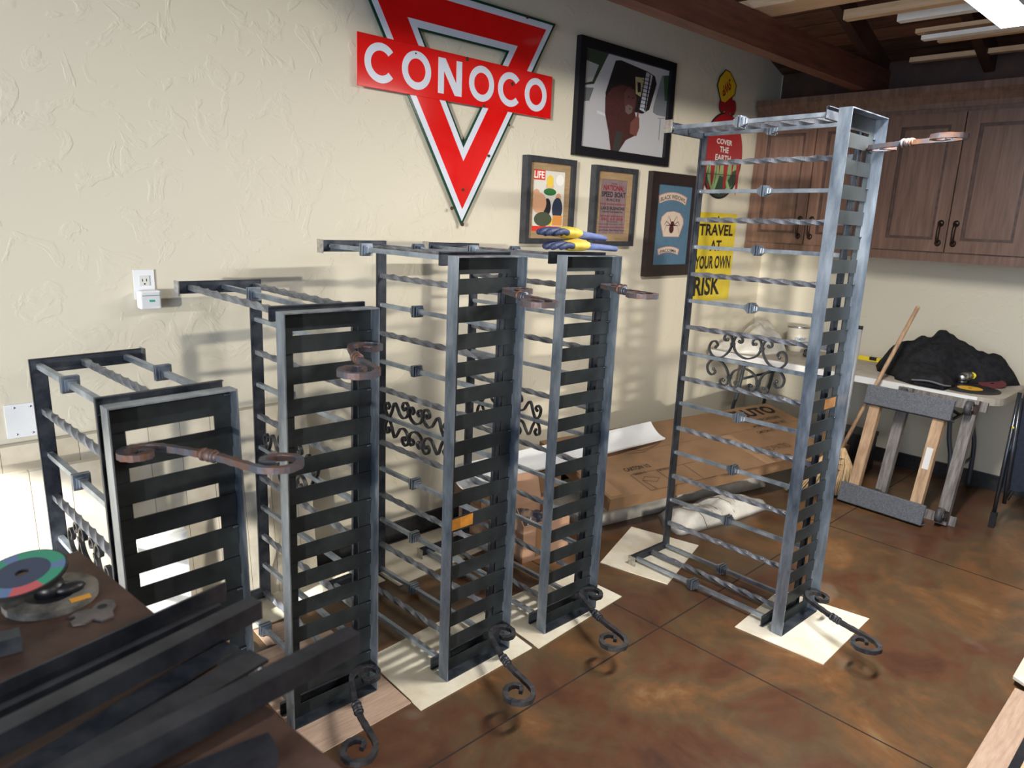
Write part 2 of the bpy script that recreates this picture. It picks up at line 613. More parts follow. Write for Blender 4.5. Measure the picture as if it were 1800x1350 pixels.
for y in (2.15, 1.50, 0.85, 0.2, -0.45, -1.1):   # rafters
    mb = MB()
    d = 0.14
    mb.add([(RX, y-0.03, roofz(RX)-d), (WB, y-0.03, roofz(WB)-d), (WB, y+0.03, roofz(WB)-d), (RX, y+0.03, roofz(RX)-d),
            (RX, y-0.03, roofz(RX)), (WB, y-0.03, roofz(WB)), (WB, y+0.03, roofz(WB)), (RX, y+0.03, roofz(RX))],
           [(0, 3, 2, 1), (4, 5, 6, 7), (0, 1, 5, 4), (1, 2, 6, 5), (2, 3, 7, 6), (3, 0, 4, 7)], DARKWOOD)
    structure(mb.build('trim_%d' % k))
    k += 1

# ------------------------------------------------------------------ window guards (wrought iron, stood on end)
TEXT_OK = True


def spiral_square(mb, path, w, mat, taper=None):
    """square forged rod along a path with a slightly hammered section"""
    n = len(path)
    rad = []
    for i in range(n):
        r = w*0.72*(1+0.07*math.sin(i*1.9))
        if taper and (i < taper or i > n-1-taper):
            e = min(i, n-1-i)/taper
            r *= 0.75+0.25*e
        rad.append(r)
    c = math.cos(PI/4)
    mb.sweep(path, rad, mat, sect=[(c, c), (-c, c), (-c, -c), (c, -c)], smooth=False)


def scroll_strip(mb, pts, x, mat, w=0.013, t=0.0075, flip=1, y0=0.0, z0=0.0):
    """flat bar on edge following pts (y,z) in the railing plane"""
    P = cr([(a, b, 0) for a, b in pts], 5)
    n = len(P)
    vs, fs = [], []
    for i in range(n):
        d = (P[min(i+1, n-1)]-P[max(i-1, 0)]).normalized()
        nn = Vector((-d.y, d.x, 0))
        for s in (1, -1):
            q = P[i]+nn*s*t/2
            for xx in (x-w/2, x+w/2):
                vs.append((xx, y0+q.x, z0+flip*q.y))
    for i in range(n-1):
        a, b = i*4, i*4+4
        fs += [(a, a+1, b+1, b), (a+2, b+2, b+3, a+3), (a, b, b+2, a+2), (a+1, a+3, b+3, b+1)]
    fs += [(0, 2, 3, 1), (n*4-4, n*4-3, n*4-1, n*4-2)]
    mb.add(vs, fs, mat)


A1 = [(-.163, .050), (-.153, .062), (-.168, .078), (-.190, .068), (-.198, .036), (-.178, .008), (-.150, .000), (-.118, .012), (-.090, .042), (-.077, .080),
      (-.082, .106), (-.098, .121), (-.117, .114), (-.122, .098), (-.112, .088), (-.104, .094)]
A2 = [(-.042, .094), (-.033, .088), (-.026, .098), (-.031, .113), (-.048, .122), (-.065, .109), (-.071, .080), (-.052, .040), (0, .020)]
B1 = [(-.196, .042), (-.188, .052), (-.202, .066), (-.220, .052), (-.214, .020), (-.192, .002), (-.172, .030), (-.158, .066), (-.146, .074), (-.130, .056),
      (-.110, .028), (-.084, .020), (-.060, .036), (-.048, .068), (-.064, .092), (-.086, .088), (-.094, .068), (-.080, .056), (-.072, .066)]
B2 = [(-.020, .056), (-.012, .064), (-.020, .078), (-.034, .080), (-.046, .062), (-.036, .030), (0, .014)]


def mirror(p):
    return [(-a, b) for a, b in reversed(p)]


BRK = [(.268, -.014), (.257, -.017), (.247, -.034), (.262, -.053), (.291, -.050), (.309, -.024), (.304, .006), (.282, .024), (.250, .024), (.222, .006), (.200, -.032),
       (.172, -.092), (.150, -.142), (.132, -.202), (.118, -.270), (.100, -.332), (.055, -.364), (.013, -.345), (.004, -.302), (.034, -.268), (.070, -.270), (.082, -.295), (.060, -.313)]
HS_ = 0.0


def make_guard(idx, x, y, yaw, lx, ly, H, D, nslat, W=0.325, mirrored=False, typ='A', cpos=0.55, mz=None, yellow=None, label='', ups=RUSTED, zf=.075, zl=.147, sh=.053):
    """local frame: X across the slatted side, -Y toward its scroll brackets, Y toward the top rail, Z along its length"""
    root = empty('window_guard', (x, y, 0.006), 0, label, 'window guard', 'steel window guards standing on end')
    Ry = Matrix.Rotation(lx, 4, 'Y')
    Rx = Matrix.Rotation(ly, 4, 'X')
    Rz = Matrix.Rotation(yaw, 4, 'Z')
    root.matrix_world = Matrix.Translation((x, y, 0.006)) @ Ry @ Rx @ Rz
    mx = (lambda a: W-a) if mirrored else (lambda a: a)      # written for railing at high x

    def bx(m, x0, x1, y0, y1, z0, z1, mat):
        a, b = sorted((mx(x0), mx(x1)))
        m.box((a, y0, z0), (b, y1, z1), mat)
    # frame of angle iron
    t, fl = 0.004, 0.050
    m = MB()
    for (a, b) in ((0, t), (W-t, W)):
        m.box((a, 0, 0), (b, fl, H), STEEL)
    m.box((t, 0, H-t), (W-t, fl, H), STEEL)
    m.box((t, 0, 0), (W-t, fl, t), RAIL)  # same angle iron in darker steel, its shade put into the colour
    m.box((t, fl-t, t), (fl, fl, H-t), SLAT)
    m.box((W-fl, fl-t, t), (W-t, fl, H-t), SLAT)
    m.box((fl, fl-t, H-fl-0.012), (W-fl, fl, H-t), SLAT)
    m.box((fl, fl-t, t), (W-fl, fl, fl), SLAT)
    m.build('frame', root)
    # slats
    z_first, z_last = H-zf, zl
    for i in range(nslat):
        zt_ = z_first+(z_last-z_first)*i/(nslat-1)
        m = MB()
        jz = random.uniform(-.0015, .0015)
        m.box((t+.001, fl-t-0.005, zt_-sh+jz), (W-t-.001, fl-t-0.0005, zt_+jz), SLAT)
        # small weld tacks where it meets the angle
        if i % 2 == 0:
            m.ball((W-0.012, fl-t-0.007, zt_-0.004+jz), 0.006, RAIL, (1.8, .6, .7), 8)
        so_ = m.build('slat', root)
        if yellow and i == yellow[0]:
            m2 = MB()
            m2.box((yellow[1], fl-t-0.0056, zt_-0.047), (yellow[2], fl-t-0.0051, zt_-0.004), nmat('yellow_paint_mark', (0.50, 0.20, 0.02), (0.20, 0.09, 0.02), 12, 0.5))
            m2.build('paint_mark', so_)
    # rails: front (next the slats) and back (far end), each a C channel
    L, lip, th = 0.046, 0.012, 0.003
    bars_z = []
    for nm, yy, sgn, lf in (('bottom_rail', 0.098, -1, 0.010), ('top_rail', D, 1, 0.010)):
        m = MB()
        ya, yb = sorted((yy, yy+sgn*th))
        la, lb = sorted((yy, yy+sgn*lip))
        bx(m, W-L, W, ya, yb, 0.004, H+lf, RAIL)
        bx(m, W-th, W, la, lb, 0.004, H+lf, RAIL)
        bx(m, W-L, W-L+th, la, lb, L, H-L+lf, RAIL)
        m.build(nm, root)
        for z0, z1, nm2 in ((H+lf-L, H+lf, nm+'_return'), (0.004, 0.004+L, nm+'_return')):
            m = MB()
            bx(m, 0.0, W-L, ya, yb, z0, z1, RAIL)
            bx(m, 0.0, W-th, la, lb, z1-th, z1, RAIL)
            bx(m, 0.0, W-th, la, lb, z0, z0+th, RAIL)
            if nm == 'top_rail':      # mounting tab with a hole at the wall end
                bx(m, -0.004, 0.0, D-0.03, D+0.013, z0-.004, z1+.004, WELD)
            m.build('side_rail', root)
    # railing bars
    nb = {True: 8, False: {'r2': 10}.get(idx, 12)}[mirrored]
    if idx == 'r5':
        nb = 16
    mid = nb//2
    ya, yb = 0.098, D-0.001
    zt0, zb0 = H+0.010-L/2, 0.004+L/2
    xr = W-L/2-0.003
    cy = cpos

    def plain(xx, zz, collar):
        m = MB()
        h = 0.0083
        a = mx(xx)
        m.box((a-h, ya, zz-h), (a+h, yb, zz+h), BAR)
        m.ball((a, yb-0.006, zz), 0.011, WELD, (1, .5, 1), 8)
        b = m.build('plain_bar', root)
        if collar:
            c = MB()
            for q, (dy, r) in enumerate(((-.026, .0125), (-.016, .0175), (-.006, .0235), (.006, .0235), (.016, .0175), (.026, .0125))):
                c.box((a-r, cy+dy-.0036, zz-r), (a+r, cy+dy+.0036, zz+r), STEEL)
            c.box((a-.0110, cy-.031, zz-.0110), (a+.0110, cy+.031, zz+.0110), WELD)
            c.build('collar', b)

    def twisted(xx, zz, ph):
        m = MB()
        N = 90
        path, roll = [], []
        a = mx(xx)
        for i in range(N+1):
            q = i/N
            path.append((a, ya+(yb-ya)*q, zz))
            e = min(1, max(0, (q-.07)/.86))
            roll.append(PI/4+e*PI*2*2.0+ph)
        m.sweep(path, 0.0132, TWIST, sect=[(1, 0), (0, 1), (-1, 0), (0, -1)], smooth=False, roll=roll)
        m.ball((a, yb-0.006, zz), 0.011, WELD, (1, .5, 1), 8)
        m.build('twisted_bar', root)
    for i in range(nb+1):
        zz = zt0+(zb0-zt0)*i/nb
        tw = (i-mid) % 2 == 1
        if i == mid:
            plain(xr, zz, False)
            zm = zz
        elif tw:
            twisted(xr, zz, 0.0)
        else:
            plain(xr, zz, True)
    for zz in (zt0, zb0):                     # side panels across the top and the bottom
        cornertw = mid % 2 == 1
        for j, xx in enumerate((xr-0.125, xr-0.25)):
            if (j == 0) != cornertw:
                twisted(xx, zz, 0.0)
            else:
                plain(xx, zz, True)
    # scroll ornament on the middle bar
    a = mx(xr)
    P1, P2 = (A1, A2) if typ == 'A' else (B1, B2)
    cpt = (-.0745, .080) if typ == 'A' else (-.047, .064)
    for flip in (1, -1):
        m = MB()
        for pts in (P1, mirror(P1), P2+mirror(P2)[1:]):
            scroll_strip(m, pts, a, SCROLL, flip=flip, y0=cy, z0=zm+flip*0.004)
        for pts in (P1, mirror(P1), P2, mirror(P2)):
            for e in ((0, -1) if pts in (P1,) or pts == mirror(P1) else ((0,) if pts == P2 else (-1,))):
                m.ball((a, cy+pts[e][0], zm+flip*(pts[e][1]+.004)), .0085, SCROLL, (1, 1, 1), 8)
        for s in (-1, 1):
            q = cpt[0]*s
            m.box((a-.009, cy+q-.009, zm+flip*cpt[1]-.006), (a+.009, cy+q+.009, zm+flip*cpt[1]+.008), SCROLL)
        m.build('scroll_ornament', root)
    # forged scroll brackets, top and bottom
    for zz, mt in ((H-0.118, ups), (0.098, FORGED)):
        m = MB()
        P = cr([(mx(px_), py_, zz) for px_, py_ in BRK], 5)
        spiral_square(m, P, 0.0165, mt, 12)
        # weld to the slat behind
        m.ball((mx(.268), .034, zz), 0.012, mt, (1.6, .8, .8), 8)
        b = m.build('scroll_bracket', root)
        k_ = MB()
        c0, c1 = Vector((mx(.160), -.120, zz)), Vector((mx(.140), -.175, zz))
        d = (c1-c0).normalized()
        cc = (c0+c1)/2
        k_.ball(cc, 0.0165, mt, n=14)
        for s in (-1, 1):
            k_.cyl(cc+d*s*.014, cc+d*s*.020, .0165, mt, 14)
            k_.cyl(cc+d*s*.020, cc+d*s*.030, .013, mt, 14, .0115)
        k_.build('knuckle', b)
    return root


make_guard('r1', .4582, 1.8447, .0385, -.0084, -.0134, 1.1908, .72, 12, mirrored=True, typ='A', cpos=0.40, zf=.016, zl=.102, sh=.058,
           label='shortest window guard, standing on end behind the steel work table')
make_guard('r2', .9288, 1.9309, .0039, .0058, .0047, 1.3829, .8459, 13, typ='B', cpos=0.58,
           label='second shortest window guard, standing on the pinkish oak board')
make_guard('r3', 1.4704, 1.8049, .0313, .0052, -.0006, 1.5474, .8442, 15, typ='B', cpos=0.59, yellow=(9, .006, .14),
           label='middle window guard with an orange paint mark at the post end of a low slat')
make_guard('r4', 1.9735, 1.7909, -.0066, .0139, -.0084, 1.5474, .8808, 15, typ='B', cpos=0.60,
           label='window guard with the work gloves lying on its top')
make_guard('r5', 2.7313, 1.1346, -.0262, .0113, -.0092, 2.1132, .8112, 21, typ='A', cpos=0.475, yellow=(11, .20, .30),
           label='tallest window guard, standing alone in front of the wall cabinets')


# ------------------------------------------------------------------ boards on the floor
def slab(name, pts, z0, th, mat, label, cat='board', group=None):
    m = MB()
    cx = sum(p[0] for p in pts)/len(pts)
    cy = sum(p[1] for p in pts)/len(pts)
    m.prism([(a-cx, b-cy) for a, b in pts], (0, 0, 0), X, Y, Z*th, mat)
    o = m.build(name)
    o.location = (cx, cy, z0)
    return tag(o, label, cat, group)


GB = 'thin boards under the window guards'
slab('floor_board', [(.94, 1.785), (1.305, 1.80), (1.32, 2.42), (.915, 2.42)], 0.0008, 0.0045, OAKPLY, 'pinkish oak veneer board under the second shortest window guard', 'board', GB)
slab('floor_board', [(1.308, 1.745), (1.867, 1.759), (1.90, 2.16), (1.325, 2.12)], 0.0008, 0.0045, CREAMPLY, 'cream board under the window guard with the orange paint mark', 'board', GB)
slab('floor_board', [(1.886, 1.739), (2.470, 1.779), (2.46, 2.10), (1.905, 2.10)], 0.0008, 0.0045, CREAMPLY, 'cream board under the window guard that carries the gloves', 'board', GB)
slab('floor_board', [(2.651, 1.304), (2.679, .933), (3.181, .945), (3.112, 1.33)], 0.0008, 0.0045, CREAMPLY, 'cream board under the slatted side of the tallest window guard', 'board', GB)
slab('floor_board', [(2.652, 2.057), (2.734, 1.709), (3.222, 1.846), (3.128, 2.224)], 0.0008, 0.0045, CREAMPLY, 'cream board under the far foot of the tallest window guard', 'board', GB)
slab('floor_board', [(1.02, 2.585), (1.72, 2.585), (1.72, 2.89), (1.02, 2.89)], 0.0008, 0.0045, CREAMPLY, 'cream board against the wall behind the second shortest window guard', 'board', GB)
slab('floor_board', [(1.74, 2.50), (2.36, 2.54), (2.33, 2.88), (1.73, 2.88)], 0.0008, 0.0045, CREAMPLY, 'cream board against the wall behind the middle window guard', 'board', GB)
slab('floor_board', [(1.075, 2.44), (1.20, 2.42), (1.25, 2.555), (1.08, 2.575)], 0.0008, 0.0045, OAKPLY, 'small pale pink board behind the second shortest window guard', 'board', GB)
slab('floor_board', [(.52, 1.80), (.86, 1.80), (.86, 2.15), (.52, 2.15)], 0.0008, 0.0045, CREAMPLY, 'cream board under the shortest window guard', 'board', GB)

# ------------------------------------------------------------------ wall signs and pictures (north wall, plane y = WA)
def wa(px, py, off=0.0):
    p = at(px, py, 1, WA-off)
    return (p.x, p.z)


def flat(name, parent, pts, y, th, mat):
    """flat polygon facing -Y on the wall, pts in world (x,z)"""
    m = MB()
    m.prism(pts, (0, y, 0), X, Z, Y*(-th), mat)
    return m


# petrol-company sign
cx, ztop, zbot, hw = 2.387, 2.695, 1.628, 0.618
cen = empty('enamel_sign', (cx, WA-0.02, zbot), 0, 'large red enamel triangle sign with a lettered bar across it', 'sign')


def tri(inset):
    """downward triangle outline inset from the outer edge"""
    hgt = ztop-zbot
    h = hgt
    s3 = math.hypot(hw, h)/hw            # side slope factor
    top = h-inset
    k = hw/h
    bot = inset*s3
    return [(-(top-bot)*k, top), ((top-bot)*k, top), (0, bot)]


def hole(inset, z0, z1):
    """part of the inner triangle between two heights"""
    h = ztop-zbot
    a = 0.200+inset
    s3 = math.hypot(hw, h)/hw
    k = hw/h
    bot = a*s3
    top = min(h-a, z1)
    lo = max(bot, z0)
    if lo == bot:
        return [(-(top-bot)*k, top), ((top-bot)*k, top), (0, bot)]
    return [(-(top-bot)*k, top), ((top-bot)*k, top), ((lo-bot)*k, lo), (-(lo-bot)*k, lo)]


BAR0, BAR1 = 2.212-zbot, 2.429-zbot
H_ = ztop-zbot
m = MB()


def ringpoly(mm, outer, inner, y, th, mat):
    mm.strip(outer, inner, (0, y, 0), X, Z, Y*(-th), mat)


# body: outer triangle minus the hole, as a closed band
hl = hole(0, 0, 9)
ringpoly(m, tri(0), hl, 0.0, 0.006, GREEN)
ringpoly(m, tri(0.012), hole(-0.010, 0, 9), -0.006, 0.0012, SIGNWHITE)
ringpoly(m, tri(0.042), hole(-0.042, 0, 9), -0.0072, 0.0012, RED)
m.build('triangle', cen)
m = MB()
bw = 0.607
m.box((-bw, -0.0125, BAR0), (bw, -0.0085, BAR1), RED)
bar = m.build('name_bar', cen)
mod = bar.modifiers.new('b', 'BEVEL')
mod.width = 0.012
mod.limit_method = 'ANGLE'
mod.segments = 2
mod.affect = 'EDGES'
m = MB()


def arc2(cx_, cy_, rx, ry, a0, a1, n=40):
    return [(cx_+rx*math.cos(a0+(a1-a0)*i/n), cy_+ry*math.sin(a0+(a1-a0)*i/n)) for i in range(n+1)]


zc = (BAR0+BAR1)/2
lh, st_ = 0.083, 0.034
xs = [-0.487, -0.293, -0.097, 0.103, 0.297, 0.485]
for ch, lx_ in zip('CONOCO', xs):
    if ch == 'O':
        m.strip(arc2(lx_, zc, .082, lh, 0, 2*PI)[:-1], arc2(lx_, zc, .050, lh-.032, 0, 2*PI)[:-1], (0, -0.0125, 0), X, Z, Y*(-.0012), SIGNWHITE)
    elif ch == 'C':
        m.strip(arc2(lx_, zc, .084, lh, .72, 2*PI-.72), arc2(lx_, zc, .052, lh-.032, .72, 2*PI-.72), (0, -0.0125, 0), X, Z, Y*(-.0012), SIGNWHITE, closed=False)
    else:
        a, b = lx_-.072, lx_+.072
        lo, hi = zc-lh+.004, zc+lh-.004
        d_ = st_+.008
        m.prism([(a, lo), (a, hi), (a+d_, hi), (b-st_, lo+.055), (b-st_, hi), (b, hi), (b, lo), (b-d_, lo), (a+st_, hi-.055), (a+st_, lo)], (0, -0.0125, 0), X, Z, Y*(-.0012), SIGNWHITE)
m.build('lettering', cen)
m = MB()
CHIP = nmat('enamel_chip', (0.02, 0.012, 0.01), (0.08, 0.035, 0.02), 60, 0.7)
for (a, b, r) in ((0.005, BAR1-.010, .010), (-.30, zc+.072, .004), (0, .178, .007), (.165, .355, .007), (.31, zc+.03, .010), (-.07, .085, .009), (.30, .52, .006), (.40, H_-.01, .009), (0, .008, .010), (.12, BAR0+.008, .008)):
    m.cyl((a, -0.009, b), (a, -0.0148, b), r, CHIP, 9, smooth=False)
m.build('mounting_hole', cen)


# framed things -------------------------------------------------------------
def framed(name, quad, fw_, depth, fmat, label, matw=0.0, matc=None, base=None, sheen=None, cat='picture'):
    """quad = pixel TL TR BR BL averaged to an upright rectangle on the wall"""
    P = [wa(*q) for q in quad]
    x0, x1 = (P[0][0]+P[3][0])/2, (P[1][0]+P[2][0])/2
    z1, z0 = (P[0][1]+P[1][1])/2, (P[2][1]+P[3][1])/2
    root = empty(name, ((x0+x1)/2, WA, z0), 0, label, cat)
    w_, h_ = x1-x0, z1-z0
    m = MB()
    o4 = [(-w_/2, 0), (w_/2, 0), (w_/2, h_), (-w_/2, h_)]
    i4 = [(-w_/2+fw_, fw_), (w_/2-fw_, fw_), (w_/2-fw_, h_-fw_), (-w_/2+fw_, h_-fw_)]
    m.strip(o4, i4, (0, 0, 0), X, Z, -Y*depth, fmat)
    m.build('frame', root)
    g = fw_
    if matw:
        m = MB()
        j4 = [(-w_/2+fw_+matw, fw_+matw), (w_/2-fw_-matw, fw_+matw), (w_/2-fw_-matw, h_-fw_-matw), (-w_/2+fw_+matw, h_-fw_-matw)]
        m.strip(i4, j4, (0, -depth*.45, 0), X, Z, -Y*.004, matc)
        m.build('inner_frame', root)
        g = fw_+matw
    m = MB()
    yy = -depth*.42
    m.box((-w_/2+fw_, yy, fw_), (w_/2-fw_, yy+.003, h_-fw_), base)
    pic = m.build('print', root)
    A, B = w_-2*g, h_-2*g

    def P2(u, v):      # picture coordinates 0..1 -> local
        return (-w_/2+g+u*A, g+v*B)

    def poly(mm, pts, mat, lift=.0006):
        mm.prism([P2(*q) for q in pts], (0, yy-lift, 0), X, Z, -Y*.0002, mat)

    def txt(mm, body, u0, u1, v0, v1, mat, bold=0.0, arc=0.0, lift=.001):
        a = P2(u0, v0)
        put_text(mm, body, mat, (a[0], yy-lift, a[1]), X*(u1-u0)*A, Z*(v1-v0)*B, bold, arc)
    return root, pic, poly, txt


def C(name, r, g, b, rough=.5):
    return nmat(name, (r, g, b), None, rough=rough)


BFRAME = nmat('black_picture_frame', (0.006, 0.006, 0.009), None, rough=0.5, spec=0.3)
SLATEFR = nmat('slate_grey_frame', (0.018, 0.020, 0.026), (0.040, 0.044, 0.055), 20, 0.45)
OAKIN = nmat('oak_inner_frame', (0.27, 0.18, 0.095), (0.36, 0.25, 0.14), 12, 0.45, stretch=(1, 1, 8))

root, pic, poly, txt = framed('framed_photograph', [(1016, 64), (1185, 112), (1165, 293), (1001, 272)], .052, .035, BFRAME,
                              'large black framed photograph of a shaggy red-brown ape in a white truck window', base=C('truck_white', .42, .42, .45))
m = MB()
poly(m, [(0, .62), (.12, .66), (.26, 1), (0, 1)], C('photo_green', .03, .045, .03))
poly(m, [(0, .64), (.10, .68), (.16, .86), (0, .88)], C('photo_pale', .35, .37, .38), .0009)
txt(m, 'CO', .06, .13, .82, .85, INK, .01)
txt(m, 'TRUS', .02, .12, .66, .74, INK, .02)
poly(m, [(0, .46), (.08, .48), (.12, .62), (0, .60)], C('photo_grey', .12, .13, .14), .0009)
DK = C('photo_dark', .010, .008, .010)
poly(m, [(.26, .52), (.25, .60), (.34, .95), (.40, .97), (.72, .93), (.82, .90), (.85, .82), (.78, .52), (.70, .46), (.50, .46)], DK, .0009)
poly(m, [(.83, .50), (.83, .56), (.91, .93), (1, .95), (1, .48), (.88, .48)], C('photo_window', .16, .18, .20), .0009)
poly(m, [(.93, .93), (1, .95), (1, .66), (.97, .66)], C('photo_leaf', .03, .07, .03), .0012)
poly(m, [(.60, .66), (.58, .84), (.69, .85), (.66, .64)], C('photo_cream', .35, .30, .16), .0012)
poly(m, [(.62, .68), (.61, .79), (.65, .79), (.66, .69)], DK, .0015)
poly(m, [(.66, .50), (.71, .92), (.79, .90), (.73, .48)], C('photo_check', .38, .40, .46), .0013)
for q in range(9):
    v = .52+q*.043
    poly(m, [(.665, v), (.665, v+.008), (.77, v+.004), (.77, v-.004)], DK, .0016)
poly(m, [(.715, .50), (.73, .50), (.765, .90), (.75, .90)], DK, .0016)
poly(m, [(.17, .37), (.17, .40), (.30, .375), (.30, .345)], C('photo_chrome', .55, .55, .6), .0012)
FUR = nmat('photo_fur', (0.030, 0.008, 0.009), (0.075, 0.020, 0.018), 60, .6, stretch=(3, 1, .6))
poly(m, [(.26, .38), (.25, .55), (.32, .66), (.42, .72), (.55, .72), (.62, .60), (.60, .48), (.63, .36), (.62, .20), (.52, .14), (.44, 0), (.35, 0), (.31, .20)], FUR, .0018)
poly(m, [(.47, .52), (.46, .64), (.50, .70), (.58, .70), (.61, .62), (.59, .50), (.55, .44), (.49, .46)], C('photo_face', .075, .030, .030), .0021)
poly(m, [(.49, .44), (.485, .50), (.52, .53), (.57, .51), (.57, .45), (.53, .42)], C('photo_muzzle', .13, .085, .085), .0024)
poly(m, [(.505, .60), (.51, .615), (.53, .61), (.53, .60)], DK, .0027)
poly(m, [(.555, .60), (.555, .61), (.58, .615), (.58, .60)], DK, .0027)
poly(m, [(.53, .48), (.53, .49), (.55, .49), (.55, .48)], DK, .0027)
poly(m, [(.56, .22), (.56, .34), (.63, .42), (.66, .41), (.67, .30), (.64, .20)], C('photo_hand', .15, .055, .045), .0024)
poly(m, [(.62, .38), (.635, .47), (.65, .47), (.65, .38)], C('photo_hand', .15, .055, .045), .0026)
poly(m, [(.37, 0), (.40, .22), (.48, .22), (.44, 0)], C('photo_shade', .035, .035, .032), .0027)
LN = C('photo_line', .10, .09, .09)
poly(m, [(.90, .44), (.90, .445), (.99, .465), (.99, .46)], LN, .0012)
poly(m, [(.93, .20), (.93, .44), (.936, .44), (.936, .20)], LN, .0012)
m.build('image', pic)

root, pic, poly, txt = framed('framed_magazine', [(921, 271), (1007, 284), (994, 430), (910, 426)], .030, .045, SLATEFR,
                              'grey framed magazine cover with a red masthead and red bottom band, below the big sign', .040, OAKIN, C('cover_paper', .62, .60, .55))
m = MB()
RD = C('cover_red', .62, .035, .02)
poly(m, [(0, .84), (0, 1), (.37, 1), (.37, .84)], RD)
txt(m, 'LIFE', .03, .34, .865, .98, C('cover_white', .75, .74, .7), .03)
poly(m, [(0, 0), (0, .085), (.42, .085), (1, .085), (1, 0)], RD)
txt(m, 'MARCH 31, 1952', .62, .93, .03, .055, C('cover_white', .75, .74, .7))
for cxx, cyy, rx, ry, c in ((.22, .46, .22, .17, ('blob_peach', .60, .33, .20)), (.53, .83, .11, .10, ('blob_gold', .72, .52, .06)), (.53, .74, .13, .075, ('blob_peach2', .66, .40, .28)),
                            (.54, .655, .20, .06, ('blob_green', .02, .13, .035)), (.47, .40, .12, .15, ('blob_black', .012, .012, .018)), (.80, .38, .17, .19, ('blob_navy', .02, .03, .06)),
                            (.82, .57, .09, .07, ('blob_peach', .60, .33, .20)), (.35, .20, .28, .12, ('blob_olive', .06, .075, .045)), (.56, .17, .10, .08, ('blob_yellow', .70, .48, .04)),
                            (.12, .62, .10, .07, ('blob_peach', .60, .33, .20))):
    poly(m, arc2(cxx, cyy, rx, ry, 0, 2*PI, 20)[:-1], C(*c), .0008+random.random()*.0008)
poly(m, [(.66, .10), (.66, .27), (.97, .27), (.97, .10)], C('blob_orange', .60, .25, .06), .0018)
poly(m, arc2(.85, .86, .13, .09, 0, 2*PI, 20)[:-1], C('cover_white', .75, .74, .7), .0010)
m.build('image', pic)

root, pic, poly, txt = framed('framed_poster', [(1040, 290), (1114, 298), (1102, 434), (1030, 430)], .030, .045, SLATEFR,
                              'grey framed purplish race poster lettered National Speed Boat Races', .045, OAKIN,
                              nmat('aged_purple_paper', (0.15, 0.10, 0.115), (0.24, 0.17, 0.17), 12, .5, stretch=(8, 1, .6)))
m = MB()
PR = C('poster_red', .22, .015, .03)
PB = C('poster_black', .02, .016, .03)
for body, u0, u1, v0, v1, mt, bd in (('THE', .40, .62, .91, .94, PB, .01), ('NATIONAL', .12, .90, .80, .90, PR, .03), ('SPEED BOAT', .06, .96, .68, .78, PB, .03), ('RACES', .26, .76, .605, .655, PB, .01),
                                      ('POWER SKI AND SPEED BOATS', .0, 1, .535, .565, PR, .01), ('LAKE ELSINORE', .06, .96, .445, .505, PB, .02), ('Country Club Naples Pier', .12, .90, .385, .43, PB, .01),
                                      ('SATURDAY AND SUNDAY', .06, .94, .315, .345, PR, .02), ('DEC. 8-9 1928', .10, .92, .245, .30, PR, .02), ('2 P.M. EACH DAY', .30, .70, .215, .235, PB, .0),
                                      ('Sanctioned by the Southern California', .04, .96, .165, .19, PB, .0), ('Admission and Auto Parking Free', .0, 1, .10, .14, PR, .01), ('Speed Boats, Race Boats, Races', .0, 1, .045, .085, PB, .01)):
    txt(m, body, u0, u1, v0, v1, mt, bd)
m.build('lettering', pic)

root, pic, poly, txt = framed('framed_club_patches', [(1145, 300), (1230, 312), (1205, 483), (1121, 485)], .075, .040, nmat('black_brown_frame', (0.010, 0.006, 0.007), (0.022, 0.012, 0.012), 9, .45),
                              'dark wide-framed blue denim with three cream cloth patches and a spider', base=nmat('blue_denim', (0.055, 0.12, 0.19), (0.075, 0.15, 0.225), 90, .9))
m = MB()
CRM = C('cream_cloth', .56, .46, .38)
PNK = C('pink_piping', .42, .20, .18)


def rocker(mm, u0, u1, v0, v1, rise, mat, lift):
    n = 14
    top = [(u0+(u1-u0)*i/n, v1+rise*(1-(2*i/n-1)**2)) for i in range(n+1)]
    bot = [(u0+.03+(u1-u0-.06)*i/n, v0+rise*(1-(2*i/n-1)**2)) for i in range(n, -1, -1)]
    poly(mm, top+bot, mat, lift)


rocker(m, .08, .88, .76, .86, .055, PNK, .0006)
rocker(m, .10, .86, .768, .852, .055, CRM, .0010)
rocker(m, .16, .78, .12, .20, .035, PNK, .0006)
rocker(m, .18, .76, .128, .192, .035, CRM, .0010)
pent = [(.30, .36), (.20, .53), (.22, .60), (.34, .66), (.52, .675), (.70, .655), (.80, .59), (.82, .53), (.72, .36)]
poly(m, [(.5+(a-.5)*1.06, .52+(b-.52)*1.04) for a, b in pent], PNK, .0006)
poly(m, pent, CRM, .0010)
a0 = root
txt(m, 'BLACK WIDOWS', .14, .82, .785, .838, INK, .02, .85, .0014)
txt(m, 'PACOIMA', .24, .70, .143, .182, INK, .02, .55, .0014)
SPD = C('spider_maroon', .055, .010, .012)
poly(m, arc2(.50, .455, .065, .055, 0, 2*PI, 16)[:-1], SPD, .0014)
poly(m, arc2(.515, .525, .05, .028, 0, 2*PI, 14)[:-1], SPD, .0014)
for s in (-1, 1):
    for (a, b, c, d) in ((.53, .58, .06, .65), (.53, .62, .14, .56), (.50, .55, .22, .50), (.50, .50, .22, .40)):
        q = [(.51+s*.03, a), (.51+s*(c*.6+.03), b), (.51+s*(c+.0), d)]
        for i in range(2):
            p0, p1 = q[i], q[i+1]
            poly(m, [(p0[0], p0[1]-.007), (p0[0], p0[1]+.007), (p1[0], p1[1]+.004), (p1[0], p1[1]-.004)], SPD, .0015)
m.build('cloth_patch', pic)

